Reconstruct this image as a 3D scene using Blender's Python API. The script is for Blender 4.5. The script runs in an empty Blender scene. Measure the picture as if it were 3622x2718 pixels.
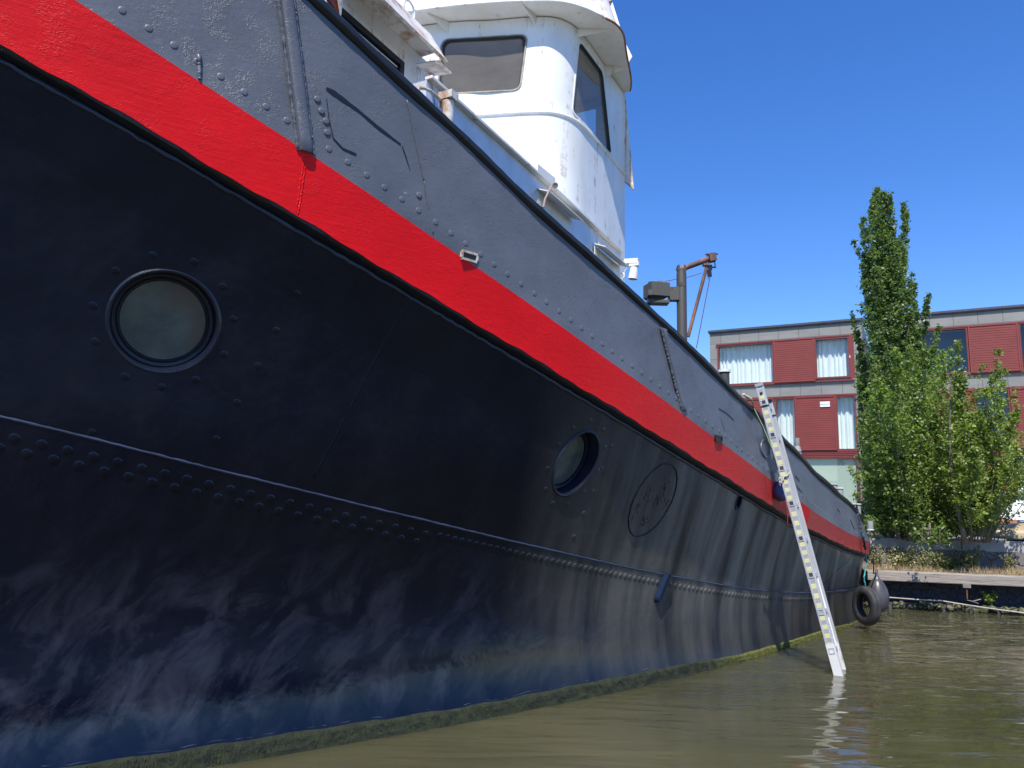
import bpy, math, random
import numpy as np
from mathutils import Vector, Matrix, noise as mn
random.seed(7); rng = np.random.default_rng(7)
scn = bpy.context.scene
col = scn.collection
rad = math.radians

# ------------------------------------------------------------------ camera
FPX, W0, H0 = 2685.0, 3622.0, 2718.0
PITCH, ROLL, HC = rad(9.1), 0.025, 1.2
R0 = np.array([1., 0, 0]); U0 = np.array([0, -math.sin(PITCH), math.cos(PITCH)]); F0 = np.array([0, math.cos(PITCH), math.sin(PITCH)])
CR = math.cos(ROLL)*R0 + math.sin(ROLL)*U0
CU = -math.sin(ROLL)*R0 + math.cos(ROLL)*U0
CAM = np.array([0, 0, HC])
cd = bpy.data.cameras.new('camera'); cam = bpy.data.objects.new('camera', cd); col.objects.link(cam)
cd.sensor_width = 36; cd.lens = 36*FPX/W0; cd.clip_start = .05; cd.clip_end = 3000
M = Matrix.Identity(4)
for i in range(3):
    M[i][0] = CR[i]; M[i][1] = CU[i]; M[i][2] = -F0[i]; M[i][3] = CAM[i]
cam.matrix_world = M
scn.camera = cam

# ------------------------------------------------------------------ sky, sun, exposure
SUN_EL, SUN_AZ = rad(56), rad(192)
w = bpy.data.worlds.new('World'); scn.world = w; w.use_nodes = True
nt = w.node_tree; nt.nodes.clear()
sky = nt.nodes.new('ShaderNodeTexSky'); sky.sky_type = 'NISHITA'; sky.sun_disc = False
sky.sun_elevation = SUN_EL; sky.sun_rotation = SUN_AZ; sky.air_density = 1.0; sky.dust_density = .15; sky.ozone_density = 5.0
bg = nt.nodes.new('ShaderNodeBackground'); bg.inputs[1].default_value = .13
wo = nt.nodes.new('ShaderNodeOutputWorld')
hs = nt.nodes.new('ShaderNodeHueSaturation'); hs.inputs['Saturation'].default_value = 1.25; hs.inputs['Hue'].default_value = .512; hs.inputs['Value'].default_value = 1.2
nt.links.new(sky.outputs[0], hs.inputs['Color']); nt.links.new(hs.outputs[0], bg.inputs[0]); nt.links.new(bg.outputs[0], wo.inputs[0])
sd = Vector((math.cos(SUN_EL)*math.sin(SUN_AZ), math.cos(SUN_EL)*math.cos(SUN_AZ), math.sin(SUN_EL)))
sl = bpy.data.lights.new('sun', 'SUN'); sl.energy = 4.6; sl.angle = rad(.5); sl.color = (1, .955, .88)
so = bpy.data.objects.new('sun', sl); col.objects.link(so); so.rotation_euler = sd.to_track_quat('Z', 'Y').to_euler()
scn.view_settings.view_transform = 'Standard'; scn.view_settings.look = 'None'
scn.view_settings.exposure = .5; scn.view_settings.gamma = 1.0

# ------------------------------------------------------------------ geometry through real planes
AA = rad(28)                                   # the tug's axis
AX = np.array([math.sin(AA), math.cos(AA), 0]); LT = np.array([math.cos(AA), -math.sin(AA), 0])
def ship(a, l, z): return AX*a + LT*l + np.array([0, 0, z])
def ray(x, y): return F0*FPX + CR*(x-1811) - CU*(y-1359)
def on_z(x, y, z=0):
    d = ray(x, y); return CAM + d*((z-HC)/d[2])
def on_l(x, y, l):
    d = ray(x, y); return CAM + d*((l-CAM@LT)/(d@LT))
def on_a(x, y, a):
    d = ray(x, y); return CAM + d*((a-CAM@AX)/(d@AX))
def on_y(x, y, Y):
    d = ray(x, y); return CAM + d*(Y/d[1])
def on_d(x, y, D):
    d = ray(x, y); return CAM + d*(D/math.hypot(d[0], d[1]))

# ------------------------------------------------------------------ object helpers
def tag(o, label=None, cat=None, group=None, kind=None):
    if label: o['label'] = label
    if cat: o['category'] = cat
    if group: o['group'] = group
    if kind: o['kind'] = kind
    return o
def empty(name, loc=(0, 0, 0), parent=None):
    o = bpy.data.objects.new(name, None); o.empty_display_size = .1; o.location = loc; col.objects.link(o)
    if parent: o.parent = parent
    return o
class MB:
    def __init__(s): s.v = []; s.f = []; s.m = []; s.uv = []
    def add(s, vs, fs, mi=0):
        b = len(s.v); s.v += [tuple(map(float, v)) for v in vs]; s.f += [tuple(b+i for i in f) for f in fs]; s.m += [mi]*len(fs); return s
    def box(s, c, ex, ey, ez, mi=0):
        c, ex, ey, ez = map(np.array, (c, ex, ey, ez))
        vs = [c+i*ex+j*ey+k*ez for k in (-1, 1) for j in (-1, 1) for i in (-1, 1)]
        return s.add(vs, [(0, 2, 3, 1), (4, 5, 7, 6), (0, 1, 5, 4), (2, 6, 7, 3), (0, 4, 6, 2), (1, 3, 7, 5)], mi)
    def bar(s, p, q, wx, wy, up=(0, 0, 1), mi=0):
        p, q = np.array(p, float), np.array(q, float); d = q-p; L = np.linalg.norm(d); d = d/L
        sx = np.cross(d, up); n = np.linalg.norm(sx); sx = sx/n if n > 1e-6 else np.array([1., 0, 0]); sy = np.cross(sx, d)
        return s.box((p+q)/2, d*L/2, sx*wx/2, sy*wy/2, mi)
    def tube(s, pts, r, n=8, cap=True, mi=0, closed=False):
        pts = [np.array(p, float) for p in pts]; N = len(pts)
        rs = r if hasattr(r, '__len__') else [r]*N
        t0 = pts[1]-pts[0]; ref = np.array([0, 0, 1.]) if abs(t0[2]) < .9*np.linalg.norm(t0) else np.array([1., 0, 0])
        vs = []
        for i, p in enumerate(pts):
            a = pts[(i-1) % N] if (closed or i > 0) else p; b = pts[(i+1) % N] if (closed or i < N-1) else p
            t = b-a; t = t/(np.linalg.norm(t)+1e-12)
            x = np.cross(t, ref); x /= np.linalg.norm(x)+1e-12; y = np.cross(x, t); ref = y if abs(np.dot(y, ref)) > .2 else ref
            for k in range(n):
                an = 2*math.pi*k/n; vs.append(p+rs[i]*(math.cos(an)*x+math.sin(an)*y))
        fs = []
        for i in range(N if closed else N-1):
            j = (i+1) % N
            for k in range(n): fs.append((i*n+k, i*n+(k+1) % n, j*n+(k+1) % n, j*n+k))
        if cap and not closed: fs += [tuple(range(n))[::-1], tuple(range((N-1)*n, N*n))]
        return s.add(vs, fs, mi)
    def lathe(s, c, e1, e2, nn, prof, n=32, mi=0, cap=False):
        c, e1, e2, nn = map(np.array, (c, e1, e2, nn)); vs = []
        for r, h in prof:
            for k in range(n):
                an = 2*math.pi*k/n; vs.append(c+r*(math.cos(an)*e1+math.sin(an)*e2)+h*nn)
        fs = []
        for i in range(len(prof)-1):
            for k in range(n): fs.append((i*n+k, i*n+(k+1) % n, (i+1)*n+(k+1) % n, (i+1)*n+k))
        if cap: fs.append(tuple(range((len(prof)-1)*n, len(prof)*n))); fs.append(tuple(range(n))[::-1])
        return s.add(vs, fs, mi)
    def prism(s, poly, off, mi=0):
        n = len(poly); off = np.array(off); vs = [np.array(p) for p in poly]+[np.array(p)+off for p in poly]
        return s.add(vs, [tuple(range(n))[::-1], tuple(range(n, 2*n))]+[(i, (i+1) % n, n+(i+1) % n, n+i) for i in range(n)], mi)
    def build(s, name, mats, parent=None, smooth=False, uv=None, bevel=0, fix=True):
        me = bpy.data.meshes.new(name); me.from_pydata(s.v, [], s.f)
        for m in (mats if isinstance(mats, (list, tuple)) else [mats]): me.materials.append(m)
        if any(s.m): me.polygons.foreach_set('material_index', s.m)
        if fix:
            import bmesh
            b = bmesh.new(); b.from_mesh(me); bmesh.ops.recalc_face_normals(b, faces=b.faces); b.to_mesh(me); b.free()
        if uv is not None:
            ul = me.uv_layers.new(name='UVMap'); uva = np.array(uv)
            li = np.zeros(len(me.loops), dtype=np.int32); me.loops.foreach_get('vertex_index', li)
            ul.data.foreach_set('uv', uva[li].astype(np.float32).ravel())
        if smooth:
            me.polygons.foreach_set('use_smooth', [True]*len(me.polygons))
            if smooth != 'all': me.set_sharp_from_angle(angle=rad(42))
        me.update()
        o = bpy.data.objects.new(name, me); col.objects.link(o)
        if parent:
            o.parent = parent
            if parent.type == 'EMPTY' and parent.parent is None: o.location = -Vector(parent.location)
        if bevel:
            md = o.modifiers.new('bevel', 'BEVEL'); md.width = bevel; md.segments = 2; md.limit_method = 'ANGLE'; md.angle_limit = rad(40)
        return o

# ------------------------------------------------------------------ materials
def lk(nt, a, b): nt.links.new(a, b)
def coords(nt, kind, scale=(1, 1, 1), rot=(0, 0, 0)):
    tc = nt.nodes.new('ShaderNodeTexCoord'); mp = nt.nodes.new('ShaderNodeMapping')
    mp.inputs['Scale'].default_value = scale; mp.inputs['Rotation'].default_value = rot
    lk(nt, tc.outputs[kind], mp.inputs[0]); return mp.outputs[0]
def nz(nt, vec, scale, detail=4, rough=.6, dist=0):
    n = nt.nodes.new('ShaderNodeTexNoise'); n.inputs['Scale'].default_value = scale; n.inputs['Detail'].default_value = detail
    n.inputs['Roughness'].default_value = rough; n.inputs['Distortion'].default_value = dist; lk(nt, vec, n.inputs['Vector']); return n.outputs['Fac']
def ramp(nt, fac, stops, interp='LINEAR'):
    r = nt.nodes.new('ShaderNodeValToRGB'); r.color_ramp.interpolation = interp
    e = r.color_ramp.elements
    while len(e) < len(stops): e.new(.5)
    for k, (p, c) in enumerate(stops):
        e[k].position = p; e[k].color = tuple(c)+(1,) if hasattr(c, '__len__') else (c, c, c, 1)
    lk(nt, fac, r.inputs[0]); return r.outputs[0]
def mixc(nt, fac, a, b, mode='MIX'):
    m = nt.nodes.new('ShaderNodeMix'); m.data_type = 'RGBA'; m.blend_type = mode
    for ii, v in ((0, fac), (6, a), (7, b)):
        sock = m.inputs[ii]
        if hasattr(v, 'is_linked'): lk(nt, v, sock)
        elif hasattr(v, '__len__'): sock.default_value = tuple(v)+(1,)
        elif ii == 0: sock.default_value = v
        else: sock.default_value = (v, v, v, 1)
    return m.outputs[2]
def mth(nt, op, a, b=None):
    m = nt.nodes.new('ShaderNodeMath'); m.operation = op
    for i, v in enumerate((a, b)):
        if v is None: continue
        if hasattr(v, 'is_linked'): lk(nt, v, m.inputs[i])
        else: m.inputs[i].default_value = v
    return m.outputs[0]
def bump(nt, h, strength, dist, prev=None):
    b = nt.nodes.new('ShaderNodeBump'); b.inputs['Strength'].default_value = strength; b.inputs['Distance'].default_value = dist
    lk(nt, h, b.inputs['Height'])
    if prev is not None: lk(nt, prev, b.inputs['Normal'])
    return b.outputs[0]
def new(name):
    m = bpy.data.materials.new(name); m.use_nodes = True; nt = m.node_tree; p = nt.nodes['Principled BSDF']; return m, nt, p
def setp(p, col=None, rough=None, metal=None, spec=None):
    if col is not None: p.inputs['Base Color'].default_value = tuple(col)+(1,)
    if rough is not None: p.inputs['Roughness'].default_value = rough
    if metal is not None: p.inputs['Metallic'].default_value = metal
    if spec is not None: p.inputs['Specular IOR Level'].default_value = spec
def simple(name, c, rough=.6, metal=0, var=.25, scale=3, bs=.3, bscale=20, bd=.004, kind='Object', spec=.5):
    m, nt, p = new(name); setp(p, c, rough, metal, spec)
    v = coords(nt, kind)
    n1 = nz(nt, v, scale, 5)
    c = np.array(c)
    lk(nt, ramp(nt, n1, [(.3, tuple(c*(1-var))), (.7, tuple(np.minimum(c*(1+var*.6), 1)))]), p.inputs['Base Color'])
    if bs: lk(nt, bump(nt, nz(nt, v, bscale, 4), bs, bd), p.inputs['Normal'])
    return m
def rusty(name, base, rust=(.22, .07, .02), amount=.5, rough=.55, scale=4, kind='Object', streak=(1, 1, .25)):
    m, nt, p = new(name); v = coords(nt, kind, streak)
    n = nz(nt, v, scale, 7, .65)
    f = ramp(nt, n, [(amount, 0.), (min(.99, amount+.1), 1.)])
    n2 = nz(nt, coords(nt, kind), scale*5, 5)
    rc = ramp(nt, n2, [(.3, tuple(np.array(rust)*.5)), (.7, rust)])
    lk(nt, mixc(nt, f, base, rc), p.inputs['Base Color']); p.inputs['Roughness'].default_value = rough
    lk(nt, bump(nt, n2, .35, .004), p.inputs['Normal'])
    return m

MT = {}
# hull black
m, nt, p = new('hull_black'); MT['black'] = m
uv = coords(nt, 'UV')
n = nz(nt, coords(nt, 'UV', (1.1, .5, 1), (0, 0, rad(28))), 3.2, 7, .68, .4)
st = ramp(nt, n, [(.46, 0.), (.68, 1.)])
sx = nt.nodes.new('ShaderNodeSeparateXYZ'); lk(nt, uv, sx.inputs[0])
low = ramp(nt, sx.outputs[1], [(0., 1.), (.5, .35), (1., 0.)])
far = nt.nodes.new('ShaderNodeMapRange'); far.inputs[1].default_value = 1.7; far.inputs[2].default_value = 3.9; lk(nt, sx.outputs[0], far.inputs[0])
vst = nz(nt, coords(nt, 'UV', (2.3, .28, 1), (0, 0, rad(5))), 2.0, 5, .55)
dirt_sheen = mth(nt, 'MULTIPLY', far.outputs[0], ramp(nt, vst, [(.36, .14), (.64, 1.)]))
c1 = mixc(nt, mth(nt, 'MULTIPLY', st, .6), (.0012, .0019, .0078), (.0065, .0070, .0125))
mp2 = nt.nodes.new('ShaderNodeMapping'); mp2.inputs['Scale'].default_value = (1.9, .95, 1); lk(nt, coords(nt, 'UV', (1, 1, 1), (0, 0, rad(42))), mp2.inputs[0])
caustic_nz = nz(nt, mp2.outputs[0], 2.9, 8, .66, .6)
caustic_f = ramp(nt, caustic_nz, [(.46, 0.), (.74, 1.)])
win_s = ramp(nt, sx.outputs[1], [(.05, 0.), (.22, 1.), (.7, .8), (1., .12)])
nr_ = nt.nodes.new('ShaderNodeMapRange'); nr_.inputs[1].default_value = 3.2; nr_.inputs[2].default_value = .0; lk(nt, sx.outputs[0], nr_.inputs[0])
c1 = mixc(nt, mth(nt, 'MULTIPLY', mth(nt, 'MULTIPLY', caustic_f, win_s), mth(nt, 'ADD', mth(nt, 'MULTIPLY', nr_.outputs[0], .55), .12)), c1, (.056, .062, .090))  # pale streaks painted into the colour stand in for water caustics
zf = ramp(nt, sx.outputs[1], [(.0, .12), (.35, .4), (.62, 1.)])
c2 = mixc(nt, mth(nt, 'MULTIPLY', mth(nt, 'MULTIPLY', dirt_sheen, zf), .9), c1, (.25, .232, .195))  # far hull: sheen of sunlit water painted in as pale bands
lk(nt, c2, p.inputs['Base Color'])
rr = mixc(nt, far.outputs[0], .08, .26)
rgh = mth(nt, 'ADD', rr, mth(nt, 'MULTIPLY', nz(nt, uv, 6, 5), .14)); lk(nt, rgh, p.inputs['Roughness'])
b1 = bump(nt, nz(nt, uv, 3.5, 3, .5), .35, .02)
b2 = bump(nt, nz(nt, coords(nt, 'UV', (1, .6, 1), (0, 0, rad(25))), 26, 5, .6), .22, .004, b1)
b3 = bump(nt, nz(nt, uv, 160, 2), .12, .001, b2)
lk(nt, b3, p.inputs['Normal']); p.inputs['Specular IOR Level'].default_value = .42
# grey bulwark paint, thick and wrinkled
def thick_paint(name, base, base2, kind='UV', bs=.6, rough=.42):
    m, nt, p = new(name); uv = coords(nt, kind)
    vo = nt.nodes.new('ShaderNodeTexVoronoi'); vo.feature = 'DISTANCE_TO_EDGE'; vo.inputs['Scale'].default_value = 20
    nn = nt.nodes.new('ShaderNodeTexNoise'); nn.inputs['Scale'].default_value = 24; nn.inputs['Detail'].default_value = 3; lk(nt, uv, nn.inputs['Vector'])
    ad = nt.nodes.new('ShaderNodeVectorMath'); ad.operation = 'MULTIPLY_ADD'; lk(nt, nn.outputs['Color'], ad.inputs[0]); ad.inputs[1].default_value = (.25, .25, .25); lk(nt, uv, ad.inputs[2])
    lk(nt, ad.outputs[0], vo.inputs['Vector'])
    mask = ramp(nt, nz(nt, uv, 2.2, 3), [(.36, .12), (.58, 1.)])
    worm = ramp(nt, vo.outputs['Distance'], [(0., 1.), (.11, 0.)])
    hgt = mth(nt, 'MULTIPLY', mth(nt, 'MULTIPLY', worm, mask), ramp(nt, nz(nt, uv, 9, 2), [(.45, 0.), (.6, 1.)]))
    b1 = bump(nt, nz(nt, uv, 2.5, 3), .35, .015)
    b2 = bump(nt, nz(nt, uv, 38, 5, .7), bs*.55, .006, b1)
    b3 = bump(nt, hgt, bs, .0022, b2)
    lk(nt, b3, p.inputs['Normal'])
    cc = ramp(nt, nz(nt, uv, 2.4, 6, .65), [(.32, base2), (.66, base)])
    lk(nt, cc, p.inputs['Base Color']); p.inputs['Roughness'].default_value = rough
    return m, nt, p, uv, cc
MT['grey'] = thick_paint('bulwark_grey', (.120, .128, .150), (.088, .095, .113), bs=.55, rough=.45)[0]
m, nt, p, uv, cc = thick_paint('stripe_red', (.86, .004, .009), (.76, .003, .007), bs=.4, rough=.5)
p.inputs['Specular IOR Level'].default_value = .25
sx = nt.nodes.new('ShaderNodeSeparateXYZ'); lk(nt, uv, sx.inputs[0])
s01 = nt.nodes.new('ShaderNodeMapRange'); s01.inputs[1].default_value = 0; s01.inputs[2].default_value = 10; lk(nt, sx.outputs[0], s01.inputs[0])
fade = ramp(nt, s01.outputs[0], [(.18, 0.), (.36, .45), (.46, .75), (.50, .7), (.503, .05), (.535, .0), (.54, 1.), (.60, .85), (.8, .7)])
stv = ramp(nt, nz(nt, coords(nt, 'UV', (9, .5, 1)), 2.2, 6, .65), [(.25, .6), (.7, 1.)])
fc = mixc(nt, mth(nt, 'MULTIPLY', fade, stv), cc, (.40, .085, .07))
scr = ramp(nt, nz(nt, coords(nt, 'UV', (1.2, 9, 1), (0, 0, rad(-30))), 3.0, 8, .72), [(.62, 0.), (.68, 1.)])
fc = mixc(nt, mth(nt, 'MULTIPLY', scr, .35), fc, (.40, .02, .02))
chip = ramp(nt, nz(nt, uv, 16, 6, .75), [(.70, 0.), (.72, 1.)]); fc = mixc(nt, mth(nt, 'MULTIPLY', chip, .8), fc, (.10, .03, .03))
lk(nt, fc, p.inputs['Base Color']); MT['red'] = m
b = bump(nt, nz(nt, coords(nt, 'UV', (1.5, 22, 1), (0, 0, rad(-6))), 3, 5, .7), .3, .004, p.inputs['Normal'].links[0].from_socket); lk(nt, b, p.inputs['Normal'])
MT['rail'] = simple('rail_black', (.012, .014, .020), .38, 0, .5, 6, .5, 30, .004)
MT['edge'] = simple('edge_highlight', (.032, .043, .078), .3, 0, .4, 8, .6, 25, .004)  # sky highlight on the plate edges, put into the base colour
MT['pblue'] = simple('dark_blue', (.004, .009, .028), .3, 0, .4, 8, .4, 25, .003)
MT['navy'] = simple('edge_navy', (.007, .010, .022), .3, 0, .4, 8, .6, 25, .004)
MT['slit'] = simple('slit_dark', (.006, .006, .008), .4, 0, .3, 8, .3, 25, .003)
# white ship paint with rust runs
def white_paint(name, amount=.63, base=(.80, .80, .78), kind='Object', rough=.38):
    m, nt, p = new(name)
    st = nz(nt, coords(nt, kind, (7, 7, .5)), 2.2, 6, .6)
    bl = nz(nt, coords(nt, kind), 9, 7, .7)
    f = ramp(nt, mth(nt, 'MULTIPLY', mth(nt, 'ADD', st, bl), .5), [(amount-.08, 0.), (amount+.06, 1.)])
    dirt_sheen = ramp(nt, nz(nt, coords(nt, kind, (2, 2, .8)), 2.5, 5), [(.35, tuple(np.array(base)*np.array([.90, .89, .85]))), (.6, base)])
    lk(nt, mixc(nt, f, dirt_sheen, (.34, .17, .07)), p.inputs['Base Color']); p.inputs['Roughness'].default_value = rough
    b1 = bump(nt, nz(nt, coords(nt, kind), 7, 3), .2, .008); b2 = bump(nt, nz(nt, coords(nt, kind), 60, 4), .15, .002, b1)
    lk(nt, b2, p.inputs['Normal']); return m
MT['white'] = white_paint('ship_white')
MT['white_soff'] = white_paint('soffit_white', .645, (.78, .76, .70))
MT['white_rust'] = white_paint('rusting_white', .545, (.74, .70, .64))
MT['silver'] = simple('coaming_white', (.66, .68, .72), .32, .15, .15, 6, .6, 14, .006)
MT['rust'] = rusty('rust', (.10, .055, .04), (.30, .10, .03), .42, .8)
MT['rust_edge'] = rusty('rust_edge', (.20, .10, .07), (.42, .19, .07), .45, .8, 8)
MT['crane'] = rusty('crane_paint', (.055, .050, .045), (.24, .10, .045), .60, .6, 5)
MT['crane_rust'] = rusty('crane_rusty_paint', (.09, .055, .045), (.33, .13, .06), .47, .7, 7)
MT['wood'] = simple('varnished_wood', (.16, .035, .012), .35, 0, .5, 9)
MT['seal'] = simple('window_seal', (.03, .032, .03), .6, 0, .3, 9)
MT['putty'] = simple('window_putty', (.30, .28, .23), .7, 0, .5, 14, .6, 30)
MT['inside'] = simple('cabin_lining', (.62, .55, .44), .6, 0, .2, 3)
MT['dark_inside'] = simple('cabin_dark', (.03, .03, .033), .6, 0, .3, 3)
def glass(name, tint=(.55, .57, .55), refl=.12, rough=.02, lit_veil=0):
    m, nt, p = new(name); nt.nodes.remove(p)
    out = nt.nodes['Material Output']
    t = nt.nodes.new('ShaderNodeBsdfTransparent'); t.inputs[0].default_value = tint+(1,)
    g = nt.nodes.new('ShaderNodeBsdfGlossy'); g.inputs['Roughness'].default_value = rough
    fr = nt.nodes.new('ShaderNodeLayerWeight')
    f = mth(nt, 'ADD', mth(nt, 'MULTIPLY', mth(nt, 'POWER', fr.outputs['Facing'], 4.), .9), refl); f.node.use_clamp = True
    mx = nt.nodes.new('ShaderNodeMixShader'); lk(nt, f, mx.inputs[0]); lk(nt, t.outputs[0], mx.inputs[1]); lk(nt, g.outputs[0], mx.inputs[2])
    if lit_veil:
        df = nt.nodes.new('ShaderNodeBsdfDiffuse'); df.inputs[0].default_value = (.50, .44, .35, 1)  # beige veil on the pane stands in for light inside the wheelhouse
        m2 = nt.nodes.new('ShaderNodeMixShader'); lk(nt, mth(nt, 'MULTIPLY', ramp(nt, nz(nt, coords(nt, 'Object'), 3, 5), [(.3, .6), (.7, 1.)]), lit_veil), m2.inputs[0]); lk(nt, mx.outputs[0], m2.inputs[1]); lk(nt, df.outputs[0], m2.inputs[2]); mx = m2
    lk(nt, mx.outputs[0], out.inputs[0]); return m
MT['glass'] = glass('window_glass', (.86, .85, .80), .06, .02, .26)
MT['bglass'] = glass('building_glass', (.90, .94, .94), .07)
m, nt, p = new('porthole_glass'); MT['pglass'] = m
v = coords(nt, 'Object'); n = nz(nt, v, 6, 6, .6)
spk = ramp(nt, nz(nt, v, 85, 2), [(.72, 0.), (.76, 1.)])
lk(nt, mixc(nt, mth(nt, 'MULTIPLY', spk, .7), mixc(nt, ramp(nt, nz(nt, v, 2.6, 2), [(.50, 0.), (.60, .75)]), ramp(nt, n, [(.3, (.055, .068, .058)), (.7, (.16, .165, .12))]), (.13, .085, .05)), (.35, .36, .3)), p.inputs['Base Color']); setp(p, None, .12, 0, .6)
# water
m, nt, p = new('canal_water'); MT['water'] = m; p.subsurface_method = 'BURLEY' if hasattr(p, 'subsurface_method') else 'BURLEY'
p.inputs['Subsurface Weight'].default_value = 1; p.inputs['Subsurface Radius'].default_value = (1, .9, .5); p.inputs['Subsurface Scale'].default_value = .45
ob = coords(nt, 'Object')
setp(p, (.085, .076, .030), .0, 0, .5); p.inputs['IOR'].default_value = 1.48
lk(nt, ramp(nt, nz(nt, ob, .35, 3), [(.35, (.049, .048, .023)), (.65, (.090, .083, .042))]), p.inputs['Base Color'])
h1 = nz(nt, coords(nt, 'Object', (.45, 1.5, 1), (0, 0, rad(5))), 1.0, 2, .5, .4)
h2 = nz(nt, coords(nt, 'Object', (.5, 1.9, 1), (0, 0, rad(-6))), 2.9, 2, .45, .6)
h3 = nz(nt, coords(nt, 'Object', (.6, 1.8, 1), (0, 0, rad(12))), 9, 1, .5, .3)
b1 = bump(nt, h1, 1.0, .025); b2 = bump(nt, h2, 1.0, .018, b1); b3 = bump(nt, h3, 1.0, .0012, b2)
lk(nt, b3, p.inputs['Normal'])
# algae
m, nt, p = new('algae'); MT['algae'] = m
v = coords(nt, 'Object')
sx = nt.nodes.new('ShaderNodeSeparateXYZ'); lk(nt, coords(nt, 'UV'), sx.inputs[0])
mr = nt.nodes.new('ShaderNodeMapRange'); mr.inputs[1].default_value = 3.8; mr.inputs[2].default_value = 4.6; lk(nt, sx.outputs[0], mr.inputs[0])
ga = ramp(nt, nz(nt, v, 22, 6, .7), [(.35, (.004, .009, .004)), (.7, (.028, .038, .010))])
gb = ramp(nt, nz(nt, v, 22, 6, .7), [(.35, (.04, .05, .007)), (.7, (.21, .21, .025))])
lk(nt, mixc(nt, mr.outputs[0], ga, gb), p.inputs['Base Color']); setp(p, None, .8)
lk(nt, bump(nt, nz(nt, v, 60, 5, .8), 1., .015), p.inputs['Normal'])
MT['tide'] = simple('tide_line', (.09, .115, .14), .6, 0, .5, 20, .6, 40, .004)

def uvof(pq): return [(a, b) for a, b in pq]

# ================================================================== THE TUG: hull lines
SS = np.arange(-6, 16, .01)
th5 = 56.66-3.244*5+.0272*25
def theta_deg(s):
    fit = 56.66-3.244*s+.0272*s*s
    a = th5-1.0*(np.clip(s, 5, 7.5)-5)-34*(np.clip(s, 7.5, 8.0)-7.5)-3*(np.clip(s, 8, 10.5)-8)-28*(np.clip(s, 10.5, 99)-10.5)
    return np.where(s < 5, fit, a)
THS = np.radians(theta_deg(SS))
i0 = int(np.argmin(abs(SS)))
WX = np.cumsum(np.sin(THS))*.01; WY = np.cumsum(np.cos(THS))*.01
WX += -1.406-WX[i0]; WY += 3.652-WY[i0]
LC = -3.9                                      # centreline
KN = [-3, -2, -1, 0, 1, 2, 3, 4, 5, 6, 7, 8, 9, 14]
ZT = {'seam': [1.80, 1.68, 1.527, 1.324, 1.127, .940, .769, .621, .502, .425, .378, .365, .37, .40],
      'sb': [3.40, 3.18, 2.878, 2.538, 2.211, 1.904, 1.62, 1.365, 1.143, .965, .820, .730, .72, .80],
      'st': [3.72, 3.49, 3.19, 2.836, 2.49, 2.159, 1.849, 1.569, 1.323, 1.119, .965, .862, .85, .93],
      'rail': [4.80, 4.50, 4.091, 3.584, 3.134, 2.737, 2.385, 2.075, 1.79, 1.552, 1.335, 1.10, 1.06, 1.15]}
def catmull(s, ys):
    s = np.asarray(s, float); k = np.array(KN, float); y = np.array(ys, float)
    d = np.gradient(y, k)
    i = np.clip(np.searchsorted(k, s)-1, 0, len(k)-2); h = k[i+1]-k[i]; t = np.clip((s-k[i])/h, 0, 1)
    return (2*t**3-3*t**2+1)*y[i]+(t**3-2*t**2+t)*h*d[i]+(-2*t**3+3*t**2)*y[i+1]+(t**3-t**2)*h*d[i+1]
TAB = {k: catmull(SS, v) for k, v in ZT.items()}
def tz(row, s): return float(np.interp(s, SS, TAB[row]))
def offs(row, s):
    t = min(max(s/8, -.3), 1)
    a, b = {'seam': (.12, .04), 'sb': (.5, .12), 'st': (.56, .14), 'rail': (.60, .06)}[row]
    return b+(a-b)*(1-t)**1.3
PROUD = .045
def plan(s, off, z):
    x = np.interp(s, SS, WX); y = np.interp(s, SS, WY); t = np.interp(s, SS, THS)
    x += off*math.cos(t); y -= off*math.sin(t)
    P = np.array([x, y, 0]); a = P@AX; l = P@LT
    if s < -1:
        q = min((-1-s)/1.6, 1); l = l+(LC-l)*q**2.2; a -= q*q*.25*max(z, 0)/3
    if s > 11:
        q = min((s-11)/3., 1); l = l+(LC-l)*q**1.6
    return AX*a+LT*l+np.array([0, 0, z])
def hull_off(s, z):
    D = .100-.068*min(max((s-3)/2.5, 0), 1); t = min(max(z/min(1.6, tz('sb', s)*.95), 0), 1)
    return hull_off0(s, z)-D*6.75*t*(1-t)**2
def hull_off0(s, z):
    zs, zb = tz('seam', s), tz('sb', s)
    osb = offs('sb', s)-PROUD; os_ = max(offs('seam', s)-.02, .02)
    if z < 0: return .10*min(abs(z), .2)
    vs = zs/zb; pw = math.log(os_/osb)/math.log(vs)
    return osb*(max(z, 0)/zb)**pw
def dent(s, z):
    zb = tz('sb', s); zs = tz('seam', s)
    d = .0025*math.sin(s*2.1+z*1.3)+.0018*math.sin(s*4.7-z*3.1+1)+.0015*math.sin(z*5.2+s*1.1)
    A = max(0, min((s-3.0)/1.5, 1))
    if A > 0:
        v = (z-zs)/(zb-zs)
        win = max(0, math.sin(math.pi*min(max(.5*(v+.6), 0), 1)))
        ph = 2*math.pi*s/.56+.7*math.sin(s*1.9)
        d += A*win*.016*(abs(math.sin(ph/2))-.6)
    return d
def HP(s, z, ex=0): return plan(s, hull_off(s, z)+dent(s, z)+ex, z)
def hull_frame(fn, s, z, e=.04):
    c = fn(s, z); u = fn(s+e, z)-fn(s-e, z); v = fn(s, z+e)-fn(s, z-e)
    u /= np.linalg.norm(u); n = np.cross(u, v); n /= np.linalg.norm(n); v = np.cross(n, u)
    return c, u, v, n
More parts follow.
